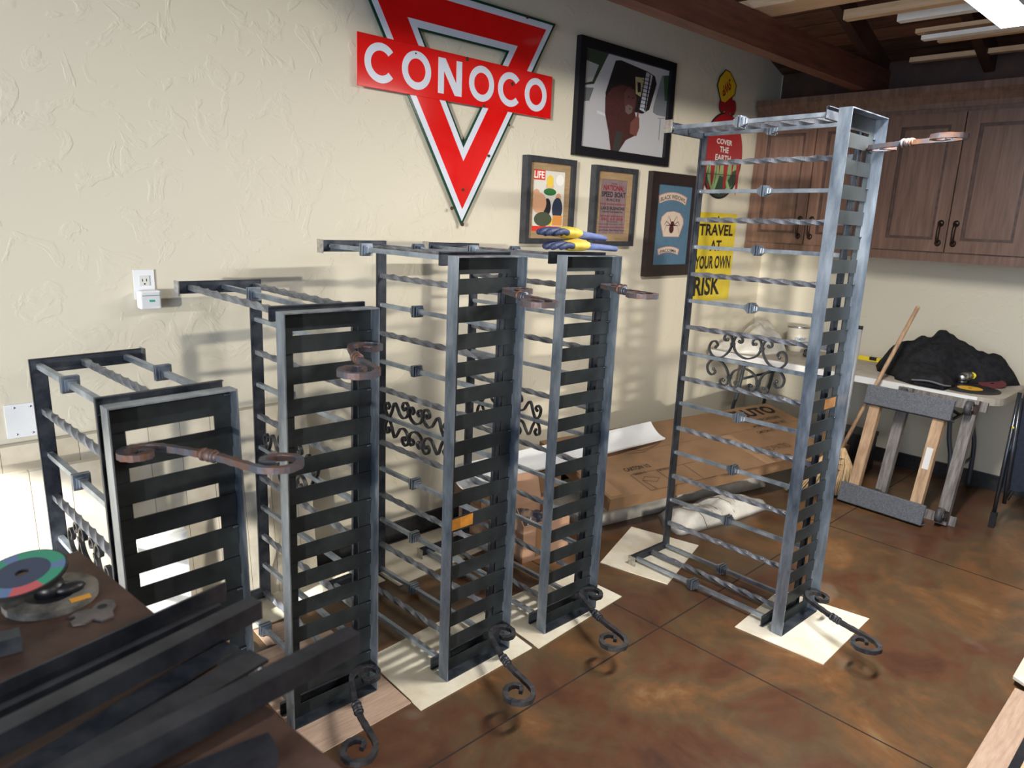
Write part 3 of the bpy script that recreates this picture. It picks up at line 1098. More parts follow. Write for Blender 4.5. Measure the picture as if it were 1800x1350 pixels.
# paint-company sign (can pouring over a globe)
sw = empty('paint_sign', (4.83, WA-0.006, 1.85), 0, 'cut-out sign of a paint can pouring red over a green globe', 'sign')


def sp_(px, py):
    a = wa(px, py, .01)
    return (a[0]-4.83, a[1]-1.85)


SRED = nmat('sign_red', (0.32, 0.008, 0.012), None, rough=.25)
SYEL = nmat('sign_yellow', (0.70, 0.45, 0.02), None, rough=.3)
SGRN = nmat('sign_pale_green', (0.26, 0.40, 0.17), None, rough=.3)
SDGR = nmat('sign_dark_green', (0.015, 0.055, 0.03), None, rough=.3)
gx, gz = 0.0, 2.045-1.85
grx, grz = .262, .285


def swp(mm, pts, mat, lift):
    mm.prism(pts, (0, -lift, 0), X, Z, -Y*.002, mat)


m = MB()
swp(m, arc2(gx, gz, grx+.014, grz+.014, 0, 2*PI, 48)[:-1], INK, .000)
swp(m, arc2(gx, gz, grx, grz, 0, 2*PI, 48)[:-1], SDGR, .002)
swp(m, [(-.19, .0+.06), (-.12, -.04), (0, -.07), (.14, -.03), (.22, .06), (.25, .16), (.25, .26), (-.25, .26), (-.25, .16)], SGRN, .0035)
swp(m, [(-.07, -.05), (-.02, .06), (.06, .05), (.09, -.02), (.03, -.07)], SDGR, .0045)
swp(m, [(.10, .03), (.16, .10), (.22, .12), (.21, .04), (.14, -.02)], SDGR, .0045)
for a in (-.2, -.08, .05, .17):
    swp(m, [(a, .0), (a+.004, .0), (a*.7+.004, .24), (a*.7, .24)], INK, .0048)
for zz in (.06, .14):
    swp(m, [(-.24, zz), (-.24, zz+.004), (.24, zz+.014), (.24, zz+.010)], INK, .0048)
o = m.build('globe', sw)
o.location.z = .125
m = MB()
# red paint over the top of the globe with drips
top = arc2(gx, gz, grx+.002, grz+.004, PI*0.03, PI*0.97, 40)
drip = [(a_, b_-.05) for a_, b_ in [(-.25, .19), (-.235, .02), (-.225, -.055), (-.21, .02), (-.20, .17), (-.155, .21), (-.13, .06), (-.115, .03), (-.10, .08), (-.09, .20), (-.05, .22), (-.03, .12), (-.02, .20),
        (.02, .22), (.04, .04), (.055, -.03), (.07, .04), (.085, .19), (.13, .22), (.145, .12), (.16, .20), (.20, .20), (.215, .05), (.225, -.02), (.24, .05), (.25, .20)]]
swp(m, [(a, b) for a, b in reversed(top)][::-1]+drip, SRED, .0055)
swp(m, arc2(0, gz+grz+.035, .10, .085, -.2, PI+.2, 24), SRED, .0040)
for a, b, c in ((-.075, .055, .040), (0, .095, .05), (.075, .055, .040)):
    swp(m, arc2(a, gz+grz+b, c, c*1.3, 0, 2*PI, 18)[:-1], INK, .0020)
    swp(m, arc2(a, gz+grz+b, c-.008, c*1.3-.008, 0, 2*PI, 18)[:-1], SRED, .0046)
swp(m, [(-.032, .48), (.030, .48), (.045, .55), (.055, .62), (.012, .60), (.000, .55)], INK, .0025)
swp(m, [(-.022, .48), (.020, .48), (.037, .55), (.050, .62), (.018, .60), (.006, .55)], SRED, .0050)
for (a, z1, z0, w_) in ((-.155, -.0, -.075, .014), (.235, .05, -.02, .014)):
    swp(m, [(a-w_*.6, z1), (a-w_, z0+.02), (a-w_*.6, z0), (a+w_*.6, z0), (a+w_, z0+.02), (a+w_*.6, z1)], SRED, .0045)
o = m.build('red_paint', sw)
o.location.z = .125
m = MB()
can = [sp_(1262, 150), sp_(1266, 136), sp_(1276, 124), sp_(1283, 128), sp_(1293, 150), sp_(1290, 166), sp_(1274, 180), sp_(1268, 178)]
ccx = sum(p[0] for p in can)/8
ccz = sum(p[1] for p in can)/8
swp(m, [(ccx+(a-ccx)*1.12, ccz+(b-ccz)*1.08) for a, b in can], INK, .003)
swp(m, can, SYEL, .0055)
m.build('paint_can', sw)
m = MB()
p0 = sp_(1287, 153)
p1 = sp_(1267, 170)
c_ = Vector((ccx, -.0085, ccz-.01))
u_ = Vector((-.072, 0, -.052))*1.35
v_ = Vector((.028, 0, -.066))
put_text(m, 'SWP', SRED, c_-u_*.5-v_*.5, u_, v_, .03)
tw_ = C('lettering_white', .72, .72, .70)
put_text(m, 'COVER', tw_, (-.105, -.009, .400), X*.21, Z*.036, .02)
put_text(m, 'THE', tw_, (-.055, -.009, .345), X*.12, Z*.040, .02)
put_text(m, 'EARTH', tw_, (-.105, -.009, .288), X*.21, Z*.040, .02)
m.build('lettering', sw)

# yellow tin sign
a, b = wa(1229, 374), wa(1293, 375)
c, d = wa(1276, 530), wa(1215, 526)
ys_ = empty('tin_sign', ((a[0]+b[0])/2, WA-.004, (c[1]+d[1])/2), 0, 'yellow tin sign lettered Travel at your own risk', 'sign')
w2, h2 = (b[0]-a[0])/2+.012, (a[1]+b[1])/2-(c[1]+d[1])/2
m = MB()
m.box((-w2, -.004, 0), (w2, 0, h2), nmat('aged_yellow_tin', (0.62, 0.47, 0.02), (0.70, 0.56, 0.04), 9, .35))
yp = m.build('plate', ys_)
m = MB()
for body, x0, x1, z0, z1 in (('TRAVEL', -.92, .86, .745, .875), ('AT', -.30, .30, .575, .695), ('YOUR OWN', -1, .88, .37, .52), ('RISK', -.93, .45, .065, .29)):
    put_text(m, body, INK, (max(-.98, x0)*w2, -.005, z0*h2), X*(x1-max(-.98, x0))*w2, Z*(z1-z0)*h2, .03)
m.cyl((0, -.004, h2*.955), (0, -.0065, h2*.955), .008, BLACK, 10)
m.build('lettering', yp)

# outlet with plug-in unit, blank cover plate
ox, oz = wa(253, 500)
ou = empty('wall_outlet', (ox, WA, oz), 0, 'white wall outlet cover plate holding a plugged-in adapter', 'outlet')
m = MB()
m.box((-.036, -.006, -.055), (.036, 0, .055), WHITE)
m.build('cover_plate', ou)
m = MB()
m.box((-.017, -.010, -.004), (.017, -.006, .034), C('socket_face', .62, .62, .60))
for dx in (-.007, .007):
    m.box((dx-.0013, -.0106, .012), (dx+.0013, -.0099, .022), INK)
m.cyl((0, -.0106, .003), (0, -.0099, .003), .003, INK, 8)
m.build('socket', ou)
ad = empty('plug_in_adapter', (ox+.004, WA-.011, oz-.048), 0, 'white box-shaped adapter plugged into the wall outlet', 'adapter')
m = MB()
m.box((-.038, -.045, -.040), (.038, 0, .030), WHITE)
o = m.build('housing', ad)
mod = o.modifiers.new('b', 'BEVEL')
mod.width, mod.segments = .008, 3
m = MB()
m.box((-.030, -.047, .004+.006), (.034, -.045, .013), C('socket_slot', .35, .36, .38))
m.box((-.006, -.0465, -.012), (.012, -.0448, -.004), C('green_lamp', .05, .40, .28))
m.build('status_light', ad)
m = MB()
m.box((-.052, -.006, -.060), (.052, 0, .060), WHITE)
for a in (-.024, .024):
    for b in (-.048, .048):
        m.cyl((a, -.0062, b), (a, -.0075, b), .0035, GREYSTEEL, 8)
o = m.build('blank_cover_plate')
px_ = wa(41, 738)
o.location = (px_[0], WA, px_[1])
tag(o, 'blank white double cover plate low on the wall above the pale boards', 'cover plate')

# ------------------------------------------------------------------ wall cabinets (east wall)
CF = 5.27      # carcass front plane


def cabinet(name, y1, y0, splits, label):
    root = empty(name, (WB, (y0+y1)/2, 1.52), 0, label, 'cabinet', 'walnut wall cabinets')
    ym = (y0+y1)/2
    hh = 2.46-1.52
    m = MB()
    m.box((CF-WB, y0-ym, 0), (-.001, y1-ym, hh), CABWOOD)
    m.box((CF-WB-.004, y0-ym, -.012), (CF-WB+.03, y1-ym, .045), CABWOOD)
    m.build('carcass', root)
    for i in range(len(splits)-1):
        a, b = splits[i+1]-ym, splits[i]-ym
        a += .004
        b -= .004
        z0, z1 = .052, hh-.03
        f = .075
        m = MB()
        xf = CF-WB
        m.strip([(a, z0), (b, z0), (b, z1), (a, z1)], [(a+f, z0+f), (b-f, z0+f), (b-f, z1-f), (a+f, z1-f)], (xf-.002, 0, 0), Y, Z, -X*.022, CABWOOD)
        m.strip([(a+f, z0+f), (b-f, z0+f), (b-f, z1-f), (a+f, z1-f)], [(a+f+.018, z0+f+.018), (b-f-.018, z0+f+.018), (b-f-.018, z1-f-.018), (a+f+.018, z1-f-.018)], (xf-.002, 0, 0), Y, Z, -X*.013,
                nmat('walnut_moulding', (0.035, 0.016, 0.012), (0.08, 0.04, 0.03), 20, .4))
        m.box((xf-.008, a+f+.01, z0+f+.01), (xf-.002, b-f-.01, z1-f-.01), CABWOOD)
        dr = m.build('door', root)
        hy = (a+.040) if i % 2 == 0 else (b-.040)
        m = MB()
        zc_ = .17
        xx = xf-.024
        for dz in (-.062, .062):
            m.ball((xx-.003, hy, zc_+dz), .020, BRONZE, (.5, 1.0, 1.1), 10)
        m.sweep(cr([(xx-.002, hy, zc_-.058), (xx-.028, hy, zc_-.045), (xx-.034, hy, zc_), (xx-.028, hy, zc_+.045), (xx-.002, hy, zc_+.058)], 4), .0105, BRONZE, 8)
        m.build('handle', dr)
    return root


cabinet('wall_cabinet', 2.90, 1.965, [2.875, 2.425, 1.99], 'walnut wall cabinet in the corner, nearest the signs')
cabinet('wall_cabinet', 1.965, 1.02, [1.94, 1.49, 1.045], 'walnut wall cabinet above the broom handle and the folding table')
cabinet('wall_cabinet', 1.02, .08, [.995, .55, .105], 'walnut wall cabinet beyond the right-hand end of the folding table'.replace('right-hand end', 'chair end'))
m = MB()                       # crown running over all cabinets
prof = [(0, 0), (-.010, 0), (-.018, .03), (-.040, .07), (-.060, .095), (-.060, .135), (0, .135)]
m.prism(prof, (CF+.002, .08, 2.46), X, Z, Y*2.82, CABWOOD)
m.box((CF, .08, 2.46), (WB-.001, 2.90, 2.58), CABWOOD)
o = m.build('crown_moulding')
tag(o, 'walnut crown moulding along the top of the wall cabinets', 'moulding')

# ------------------------------------------------------------------ folding table by the east wall
TX0, TX1, TY0, TY1, TZ = 4.87, 5.56, .95, 2.905, .755
ft = empty('folding_table', ((TX0+TX1)/2, (TY0+TY1)/2, 0), 0, 'long off-white plastic folding table under the wall cabinets', 'table')
m = MB()
c = Vector(((TX0+TX1)/2, (TY0+TY1)/2, 0))
r = .06
x0, x1, y0, y1 = TX0-c.x, TX1-c.x, TY0-c.y, TY1-c.y
rp = []
for (a, b, s, r) in ((x1-.03, y1-.03, 0, .03), (x0+.03, y1-.03, PI/2, .03), (x0+.12, y0+.12, PI, .12), (x1-.12, y0+.12, PI*1.5, .12)):
    rp += [(a+r*math.cos(s+PI/2*i/6), b+r*math.sin(s+PI/2*i/6)) for i in range(7)]
m.prism(rp, (0, 0, TZ-.045), X, Y, Z*.045, nmat('table_plastic', (0.30, 0.26, 0.21), (0.46, 0.42, 0.37), 5, .5))
m.build('tabletop', ft)
m = MB()
m.box((x0-.0015, y0+.12, TZ-.045), (x0-.0002, y1-.03, TZ-.004), C('table_edge_white', .72, .72, .72))
m.build('edge_band', ft)
LEGM = nmat('grey_steel_tube', (0.06, 0.07, 0.085), None, rough=.4, metal=.6)
for yy, s in ((y0+.22, 1), (y1-.22, -1)):
    for xx in (x0+.10, x1-.08):
        m = MB()
        m.sweep(cr([(xx, yy+s*.06, TZ-.045), (xx, yy+s*.03, .45), (xx, yy, .30), (xx, yy-s*.01, .01)], 5), .014, LEGM, 10)
        m.build('leg', ft)
    m = MB()
    m.cyl((x0+.10, yy, .22), (x1-.08, yy, .22), .010, LEGM)
    m.cyl((x0+.10, yy+s*.05, .55), (x1-.08, yy+s*.05, .55), .010, LEGM)
    m.cyl(((x0+x1)/2, yy+s*.05, .55), ((x0+x1)/2, yy+s*.42, TZ-.045), .010, LEGM)
    m.build('brace', ft)


# things lying about: soft heaps
def heap(name, pts, z0, hfun, mat, n=26, rings=12, label=None, cat=None, edge=2.5, wob=.01, seed=0, parent=None):
    """soft irregular heap whose outline is the star-shaped polygon pts"""
    cx_ = sum(p[0] for p in pts)/len(pts)
    cy_ = sum(p[1] for p in pts)/len(pts)
    N = n*4
    ang = [2*PI*i/N for i in range(N)]

    def radius(t):
        d = Vector((math.cos(t), math.sin(t)))
        best = 0
        for i in range(len(pts)):
            a = Vector((pts[i][0]-cx_, pts[i][1]-cy_))
            b = Vector((pts[(i+1) % len(pts)][0]-cx_, pts[(i+1) % len(pts)][1]-cy_))
            e = b-a
            den = d.x*e.y-d.y*e.x
            if abs(den) < 1e-9:
                continue
            s_ = (a.x*e.y-a.y*e.x)/den
            q = (a.x*d.y-a.y*d.x)/den
            if s_ > 0 and -1e-6 <= q <= 1+1e-6:
                best = max(best, s_)
        return best
    vs = [(0, 0, hfun(0, 0, 0))]
    for i in range(1, rings+1):
        f = i/rings
        for t in ang:
            R_ = radius(t)
            x_, y_ = R_*f*math.cos(t), R_*f*math.sin(t)
            h = hfun(x_, y_, f)*(1-f**edge*.98)
            nz = noise.noise(Vector((x_*9+seed, y_*9, seed)))*wob*2.2+noise.noise(Vector((x_*22+seed, y_*22, seed)))*wob
            vs.append((x_, y_, max(.0015, h+nz*(1-f**6)) if f < 1 else .0))
    fs = [(0, 1+j, 1+(j+1) % N) for j in range(N)]
    for i in range(rings-1):
        for j in range(N):
            a, b = 1+i*N+j, 1+i*N+(j+1) % N
            fs.append((a, a+N, b+N, b))
    base = len(vs)
    fs.append(tuple(1+(rings-1)*N+j for j in reversed(range(N))))
    m = MB()
    m.add(vs, fs, mat, True)
    o = m.build(name, parent)
    o.location = (cx_, cy_, z0)
    if label:
        tag(o, label, cat)
    return o


TZ1 = TZ+.001


def tb(px, py, z=TZ):
    p = at(px, py, 2, z)
    return (min(p.x, TX1-.01), min(p.y, TY1-.01))


def ridge(x, y, f, H=.2):
    return H*(1-f*f*.7)


mbk = heap('moving_blanket', [(5.14, 1.74), (5.00, 1.54), (5.03, 1.38), (5.22, 1.27), (5.34, 1.06), (5.50, .985), (5.55, 1.3), (5.55, 1.72), (5.36, 1.83)], TZ1,
           lambda x, y, f: .205+.045*math.sin(x*9+y*5+1)+.035*math.cos(y*15-x*6)+.02*math.sin(x*25+y*11)-.10*max(0, -y-.05)-.05*max(0, 1-f*3), BLANKET, wob=.022, seed=3, n=40, rings=18,
           label='black quilted moving blanket heaped on the folding table', cat='blanket', edge=4)
fb = heap('front_fold', [(4.865, 1.25), (4.87, 1.42), (4.95, 1.56), (5.14, 1.64), (5.20, 1.42), (5.07, 1.24)], 0,
          lambda x, y, f: .095+.02*math.sin(x*20+y*9), BLANKET, wob=.010, seed=9, rings=14, n=30, edge=5, parent=mbk)
fb.location = fb.location-Vector((mbk.location.x, mbk.location.y, 0))
m = MB()
m.sweep(cr([(4.875, 1.44, .030), (4.862, 1.34, .042), (4.872, 1.26, .030), (4.93, 1.235, .022)], 6), .006, C('grey_binding', .12, .12, .13, .8), 8)
eb = m.build('edge_binding', mbk)
eb.location = (-mbk.location.x, -mbk.location.y, 0)
heap('plastic_bag', [(4.90, 2.86), (4.875, 2.62), (5.00, 2.48), (5.25, 2.44), (5.40, 2.56), (5.54, 2.70), (5.54, 2.88)], TZ1,
     lambda x, y, f: .155+.03*math.sin(x*14)+.03*math.cos(y*10)+.10*x, WHITEBAG, wob=.018, seed=5, n=32, rings=16,
     label='crumpled white plastic bag in the corner on the folding table', cat='bag', edge=2.4)
# paint can
pc = empty('paint_can', (5.45, 2.46, TZ1), 0, 'unopened cream paint can with blue lettering on the folding table', 'paint can')
m = MB()
m.cyl((0, 0, 0), (0, 0, .185), .083, nmat('can_cream', (0.52, 0.48, 0.40), (0.60, 0.57, 0.50), 8, .35), 32)
m.cyl((0, 0, .180), (0, 0, .192), .0855, GREYSTEEL, 32)
m.cyl((0, 0, .190), (0, 0, .1925), .066, C('can_lid', .5, .49, .46), 28)
m.build('can_body', pc)
m = MB()
BL = C('label_blue', .02, .13, .26)
for body, z in (('CEMENT', .085), ('GUARD', .055)):
    vs, fs = text_geo(body, .03)
    dirv = math.atan2(-pc.location.y, -pc.location.x)+.28
    V = []
    for x_, y_ in vs:
        t = dirv-.55+x_*1.05
        V.append((.0838*math.cos(t), .0838*math.sin(t), z+y_*.024))
    m.add(V, fs, BL)
m.build('lettering', pc)

# long yellow spirit level, pliers etc.
lv = empty('spirit_level', (5.50, 1.90, TZ1), 0, 'yellow spirit level lying along the back of the folding table', 'spirit level')
m = MB()
m.box((-.012, -.235, 0), (.012, .235, .030), YELLOW)
m.build('body', lv)
for yy in (-.17, 0, .17):
    m = MB()
    m.box((-.0125, yy-.025, .008), (.0125, yy+.025, .031), BLACK)
    m.build('vial', lv)
cl = empty('bar_clamp', (5.28, 2.30, TZ1), .5, 'small black clamp lying in front of the paint can', 'clamp')
m = MB()
m.box((-.10, -.010, .004), (.10, .010, .020), BLACK)
m.ball((.06, 0, .022), .024, BLACK, (1.5, .8, .8), 10)
m.ball((-.07, .02, .018), .020, BLACK, (1.6, .7, .8), 10)
m.build('bar', cl)
m = MB()
m.sweep(cr([(.08, 0, .02), (.12, -.04, .016), (.09, -.08, .012), (.03, -.06, .010)], 5), .006, BLACK, 8)
m.build('lever', cl)
# angle grinder
ag = empty('angle_grinder', (5.24, 1.235, TZ1), -.35, 'silver and yellow angle grinder in front of the blanket heap', 'angle grinder')
m = MB()
m.cyl((-.02, 0, .045), (.04, 0, .045), .030, GREYSTEEL, 16, .026)
m.ball((-.03, 0, .040), .036, GREYSTEEL, (1.1, 1, .9), 14)
m.cyl((-.03, 0, .030), (-.03, 0, .002), .028, GREYSTEEL, 16)
m.build('gear_head', ag)
m = MB()
m.cyl((.04, 0, .045), (.20, 0, .040), .028, YELLOW, 16, .023)
m.build('body', ag)


def disc(name, loc, r, mat, label, cat='grinding disc', tilt=(0, 0, 0), cmat=None, cr_=.3, hole_=.011, th=.003, edge=None):
    d_ = empty(name, loc, 0, label, cat)
    d_.rotation_euler = tilt
    m = MB()
    m.strip(arc2(0, 0, r, r, 0, 2*PI, 48)[:-1], arc2(0, 0, hole_, hole_, 0, 2*PI, 48)[:-1], (0, 0, 0), X, Y, Z*th, mat)
    m.build('disc', d_)
    if cmat:
        m = MB()
        m.strip(arc2(0, 0, r*cr_, r*cr_, 0, 2*PI, 36)[:-1], arc2(0, 0, hole_, hole_, 0, 2*PI, 36)[:-1], (0, 0, th), X, Y, Z*.0006, cmat)
        m.build('label_ring', d_)
    return d_


disc('cutting_disc', (5.08, 1.165, TZ1), .165, BLACK, 'large black cutting disc with a yellow centre on the table corner', cmat=C('disc_yellow', .75, .42, .03), cr_=.42)
disc('sanding_disc', (5.30, 1.10, TZ1+.016), .075, C('maroon_grit', .12, .025, .03, .9), 'maroon sanding disc leaning by the angle grinder', tilt=(.0, -.25, .0))
# aluminium pole standing between the tall guard and the table
m = MB()
p0, p1 = at(1484, 745, 0, 4.72), at(1513, 575, 0, 4.80)
pb = p0+(p0-p1)*((p0.z)/(p1.z-p0.z))
m.cyl((0, 0, 0), p1-pb, .014, C('grey_painted_pole', .30, .31, .33, .45), 14)
m.cyl((p1-pb)*.985, (p1-pb)*1.006, .0155, BLACK, 14)
o = m.build('metal_pole')
o.location = pb+Z*.002
tag(o, 'thin aluminium pole with a black cap leaning on the table edge', 'pole')

m = MB()
m.box((-.10, -.12, 0), (.10, .12, .27), BLACK)
m.box((-.105, -.125, .255), (.105, .125, .285), BLACK)
o = m.build('storage_tub')
o.location = (5.25, 1.86, .001)
tag(o, 'small black lidded tub on the floor against the wall behind the broom', 'tub')

# broom leaning at the table edge, bristles on the floor
brm = empty('broom', (0, 0, 0), 0, 'corn broom with a light wooden handle leaning on the folding table', 'broom')
top_ = at(1613, 541, 0, 4.96)
low_ = at(1480, 787, 0, 4.60)
m = MB()
m.cyl(low_, top_, .0125, DOLLYWOOD, 14)
m.ball(top_, .0125, DOLLYWOOD)
m.build('handle', brm)
m = MB()
dirb = (low_-top_).normalized()
STRAW = nmat('broom_straw', (0.42, 0.27, 0.13), (0.62, 0.45, 0.26), 60, .7, stretch=(1, 1, .3))
tip = low_+dirb*(low_.z-.015)/(-dirb.z)*1.0
nst = 150
side = dirb.cross(Vector((0.65, .72, 0))).normalized()
side = Vector((0.55, -0.83, 0))
perp = dirb.cross(side).normalized()
for i in range(nst):
    a = random.uniform(-1, 1)
    b = random.uniform(-1, 1)
    q0 = low_+side*a*.018+perp*b*.012
    e1 = low_+(tip-low_)*.35+side*a*.115+perp*b*.03
    e2 = low_+(tip-low_)*random.uniform(.94, 1.0)+side*a*.205+perp*b*.035
    e2.z = max(e2.z, .006)
    m.sweep([q0, e1, e2], [.004, .0065, .004], STRAW, 4, True)
m.build('bristles', brm)
m = MB()
for f, wd in ((.22, .055), (.34, .085), (.46, .105)):
    c0 = low_+(tip-low_)*f
    ring = [c0+side*math.cos(t)*(wd+.012)+perp*math.sin(t)*.030 for t in [2*PI*k/24 for k in range(25)]]
    m.sweep(ring, .0022, BLACK, 5)
m.build('stitching', brm)
brm.location = (0, 0, 0)

# ------------------------------------------------------------------ furniture dollies leaning on the table front


def dolly(name, carpet, label):
    d_ = empty(name, (0, 0, 0), 0, label, 'dolly')
    W_, Hh, rw, rd = .50, .76, .062, .045     # overall width, height, rail width / depth
    bh = .125 if carpet else .06
    for s in (0, 1):
        m = MB()
        x_ = (.035 if s == 0 else W_-.035-rw)
        m.box((x_, .002, .0), (x_+rw, rd, Hh), DOLLYWOOD if carpet else GREYWOOD)
        rail = m.build('rail', d_)
        if carpet and s == 1:
            m = MB()
            m.box((x_+.012, .0008, .33), (x_+.047, .002, .46), C('paper_label', .62, .62, .62))
            m.build('paper_label', rail)
    for s in (0, 1):
        m = MB()
        z_ = 0 if s == 0 else Hh-bh
        if carpet:
            m.box((0, -.022, z_), (W_, .001, z_+bh), CARPET)
            m.box((0, -.022, z_), (W_, rd+.03, z_+.012) if s == 0 else (W_, rd+.03, z_+.012), CARPET)
        else:
            m.box((0, rd, z_), (W_, rd+.02, z_+bh), GREYWOOD)
        o = m.build('carpeted_board' if carpet else 'cross_board', d_)
        if carpet:
            mod = o.modifiers.new('b', 'BEVEL')
            mod.width, mod.segments = .006, 2
    for a in (.066, W_-.066):
        for b in (.055, Hh-.055):
            m = MB()
            s = 1 if carpet else -1
            y0_ = rd if carpet else 0
            m.box((a-.035, min(y0_, y0_+s*.004), b-.03), (a+.035, max(y0_, y0_+s*.004), b+.03), BRONZE)
            m.box((a-.018, min(y0_, y0_+s*.045), b-.012), (a-.015, max(y0_, y0_+s*.045), b+.014), GREYSTEEL)
            m.box((a+.015, min(y0_, y0_+s*.045), b-.012), (a+.018, max(y0_, y0_+s*.045), b+.014), GREYSTEEL)
            cst = m.build('caster', d_)
            m = MB()
            m.cyl((a-.015, y0_+s*.044, b), (a+.015, y0_+s*.044, b), .044, nmat('caster_rubber', (0.03, 0.03, 0.033), (0.09, 0.09, 0.095), 40, .5), 22)
            m.cyl((a-.0165, y0_+s*.044, b), (a+.0165, y0_+s*.044, b), .014, BRONZE, 14)
            m.build('wheel', cst)
    return d_


def stand(root, p_bl, p_br, lean, shift=(0, 0, 0)):
    """stand a dolly with its lower edge from p_bl to p_br, leaning back by angle lean"""
    ux = (Vector(p_br)-Vector(p_bl))
    ux.z = 0
    ux.normalize()
    back = Vector((-ux.y, ux.x, 0))
    uz = (Z*math.cos(lean)+back*math.sin(lean)).normalized()
    uy = uz.cross(ux).normalized()
    Mx = Matrix((ux, uy, uz)).transposed().to_4x4()
    Mx.translation = Vector(p_bl)+Vector(shift)
    root.matrix_world = Mx


bl, br = Vector((4.515, 1.640, .008)), Vector((4.49, 1.145, .008))
dl = dolly('furniture_dolly', True, 'furniture dolly with grey carpeted boards and pale rails, stood up against the table')
stand(dl, bl, br, .27)
dl2 = dolly('furniture_dolly', False, 'weathered grey furniture dolly with casters, stood behind the carpeted one')
stand(dl2, bl+Vector((.125, -.125, 0)), br+Vector((.125, -.125, 0)), .245)

# ------------------------------------------------------------------ folded camp chair by the frame edge
NAVY = nmat('navy_canvas', (0.006, 0.010, 0.024), (0.013, 0.020, 0.042), 60, .8, 0, .3, 90)
ch = empty('folding_chair', (4.86, .86, 0), 0, 'folded navy canvas camp chair standing beside the folding table', 'chair')
TUBE = nmat('chair_tube', (0.09, 0.10, 0.12), None, rough=.25, metal=.8)


def lp(px, py, x_):
    p = at(px, py, 0, x_)
    return (x_-4.86, p.y-.86, p.z)


for q, (a, b) in enumerate(((lp(1744, 915, 4.85), lp(1793, 690, 4.90)), (lp(1765, 885, 4.86), lp(1795, 700, 4.88)), (lp(1770, 878, 4.90), lp(1812, 815, 4.98)), (lp(1776, 850, 4.93), lp(1815, 785, 5.0)))):
    m = MB()
    m.cyl(a, b, .011, TUBE, 10)
    m.build('leg' if q < 2 else 'brace', ch)
m = MB()
a, b = Vector(lp(1744, 918, 4.85)), Vector(lp(1748, 900, 4.85))
m.beam((a.x, a.y, .001), b, .03, .04, BLACK, (1, 0, 0))
m.build('foot', ch)
m = MB()
pl = [lp(1752, 855, 4.88), lp(1785, 765, 4.9), lp(1800, 690, 4.92), lp(1812, 660, 4.94), lp(1840, 700, 4.96), lp(1835, 860, 4.96), lp(1790, 865, 4.92)]
m.add([Vector(p) for p in pl]+[Vector(p)+Vector((.05, 0, 0)) for p in pl], [tuple(range(7)), tuple(reversed(range(7, 14)))]+[(i, 7+i, 7+(i+1) % 7, (i+1) % 7) for i in range(7)], NAVY)
o = m.build('canvas_seat', ch)
m = MB()
m.ball(lp(1781, 752, 4.875), .007, YELLOW)
m.build('rivet', ch)

# ------------------------------------------------------------------ cartons, bags and moulding along the north wall
# long flat carton on top of bagged cushions
pA, pB = at(925, 905, 2, .24), at(1392, 814, 2, .26)
LCART = 2.02
A_ = Vector((2.88, 2.195, .240))
B_ = A_+Vector((.974, -.225, .02)).normalized()*LCART
ux = (B_-A_).normalized()
bk = Z.cross(ux).normalized()
tiltc = .165
uy = (bk*math.cos(tiltc)+Z*math.sin(tiltc)).normalized()
uz = ux.cross(uy).normalized()
LC, DC, TC = (B_-A_).length, .72, .075
crt = empty('flat_carton', A_, 0, 'long flat brown carton printed Pluto, lying on bagged cushions', 'carton')
Mc = Matrix((ux, uy, uz)).transposed().to_4x4()
Mc.translation = A_
crt.matrix_world = Mc
m = MB()
m.box((0, 0, -TC), (LC, DC, 0), CARD)
cb = m.build('carton_body', crt)
m = MB()
m.box((LC*.60, .0, .0004), (LC*.64, DC*.55, .0010), TAPE)
m.box((.02, .02, .0004), (.10, .20, .0010), TAPE)
m.box((0, .41, .0004), (LC, .412, .0010), C('card_seam', .16, .085, .04))
m.build('packing_tape', crt)
m = MB()


def ct(body, px, py, wd, hg, bold=.02, mat=INK):
    """word on the carton's top whose lower left corner is seen near the given photo pixel"""
    d = fw*FPX + rt*(px-900) + up*(675-py)
    t = (A_-EYE).dot(uz)/d.dot(uz)
    q = EYE+d*t-A_
    put_text(m, body, mat, (q.dot(ux), q.dot(uy), .0012), X*wd, Y*hg, bold)
    return q.dot(ux), q.dot(uy)


ct('PLUTO', 1296, 738, .43, .12, .04)
ct('WINDPROOF CANTILEVER', 1315, 745, .34, .035, .0)
ct('UMBRELLA BASE SET', 1325, 753, .34, .03, .0)
ct('CARTON 1/2', 1335, 763, .16, .032, .01)
ct('GRANDPATIO', 1330, 799, .34, .06, .0, C('soft_ink', .07, .04, .025))
ct('MADE IN CHINA', 1362, 807, .16, .026, .0)
x_, y_ = ct('CARTON 1/2', 1101, 830, .19, .040, .02)
ct('CARTON 1/2', 1116, 836, .09, .022, .0)
ct('CARTON 2/2', 1158, 829, .09, .022, .0)
ln = C('soft_ink', .07, .04, .025)
for (a, b, c, d) in ((0, -.02, .50, -.017), (0, -.20, .50, -.197), (0, -.20, .003, -.02), (.19, -.20, .193, -.02), (.40, -.20, .403, -.02)):
    m.box((x_+a, y_+b-.02, .0006), (x_+c, y_+d-.02, .0011), ln)
for pts in ([(.03, -.09), (.07, -.06), (.15, -.10), (.10, -.13), (.03, -.09), (.05, -.20)], [(.27, -.07), (.28, -.15), (.24, -.17), (.33, -.18), (.28, -.15)]):
    for i in range(len(pts)-1):
        p0, p1 = Vector((x_+pts[i][0], y_+pts[i][1]-.02, .0011)), Vector((x_+pts[i+1][0], y_+pts[i+1][1]-.02, .0011))
        m.beam(p0, p1, .003, .0004, ln)
q0 = (x_+.05, y_+.15)
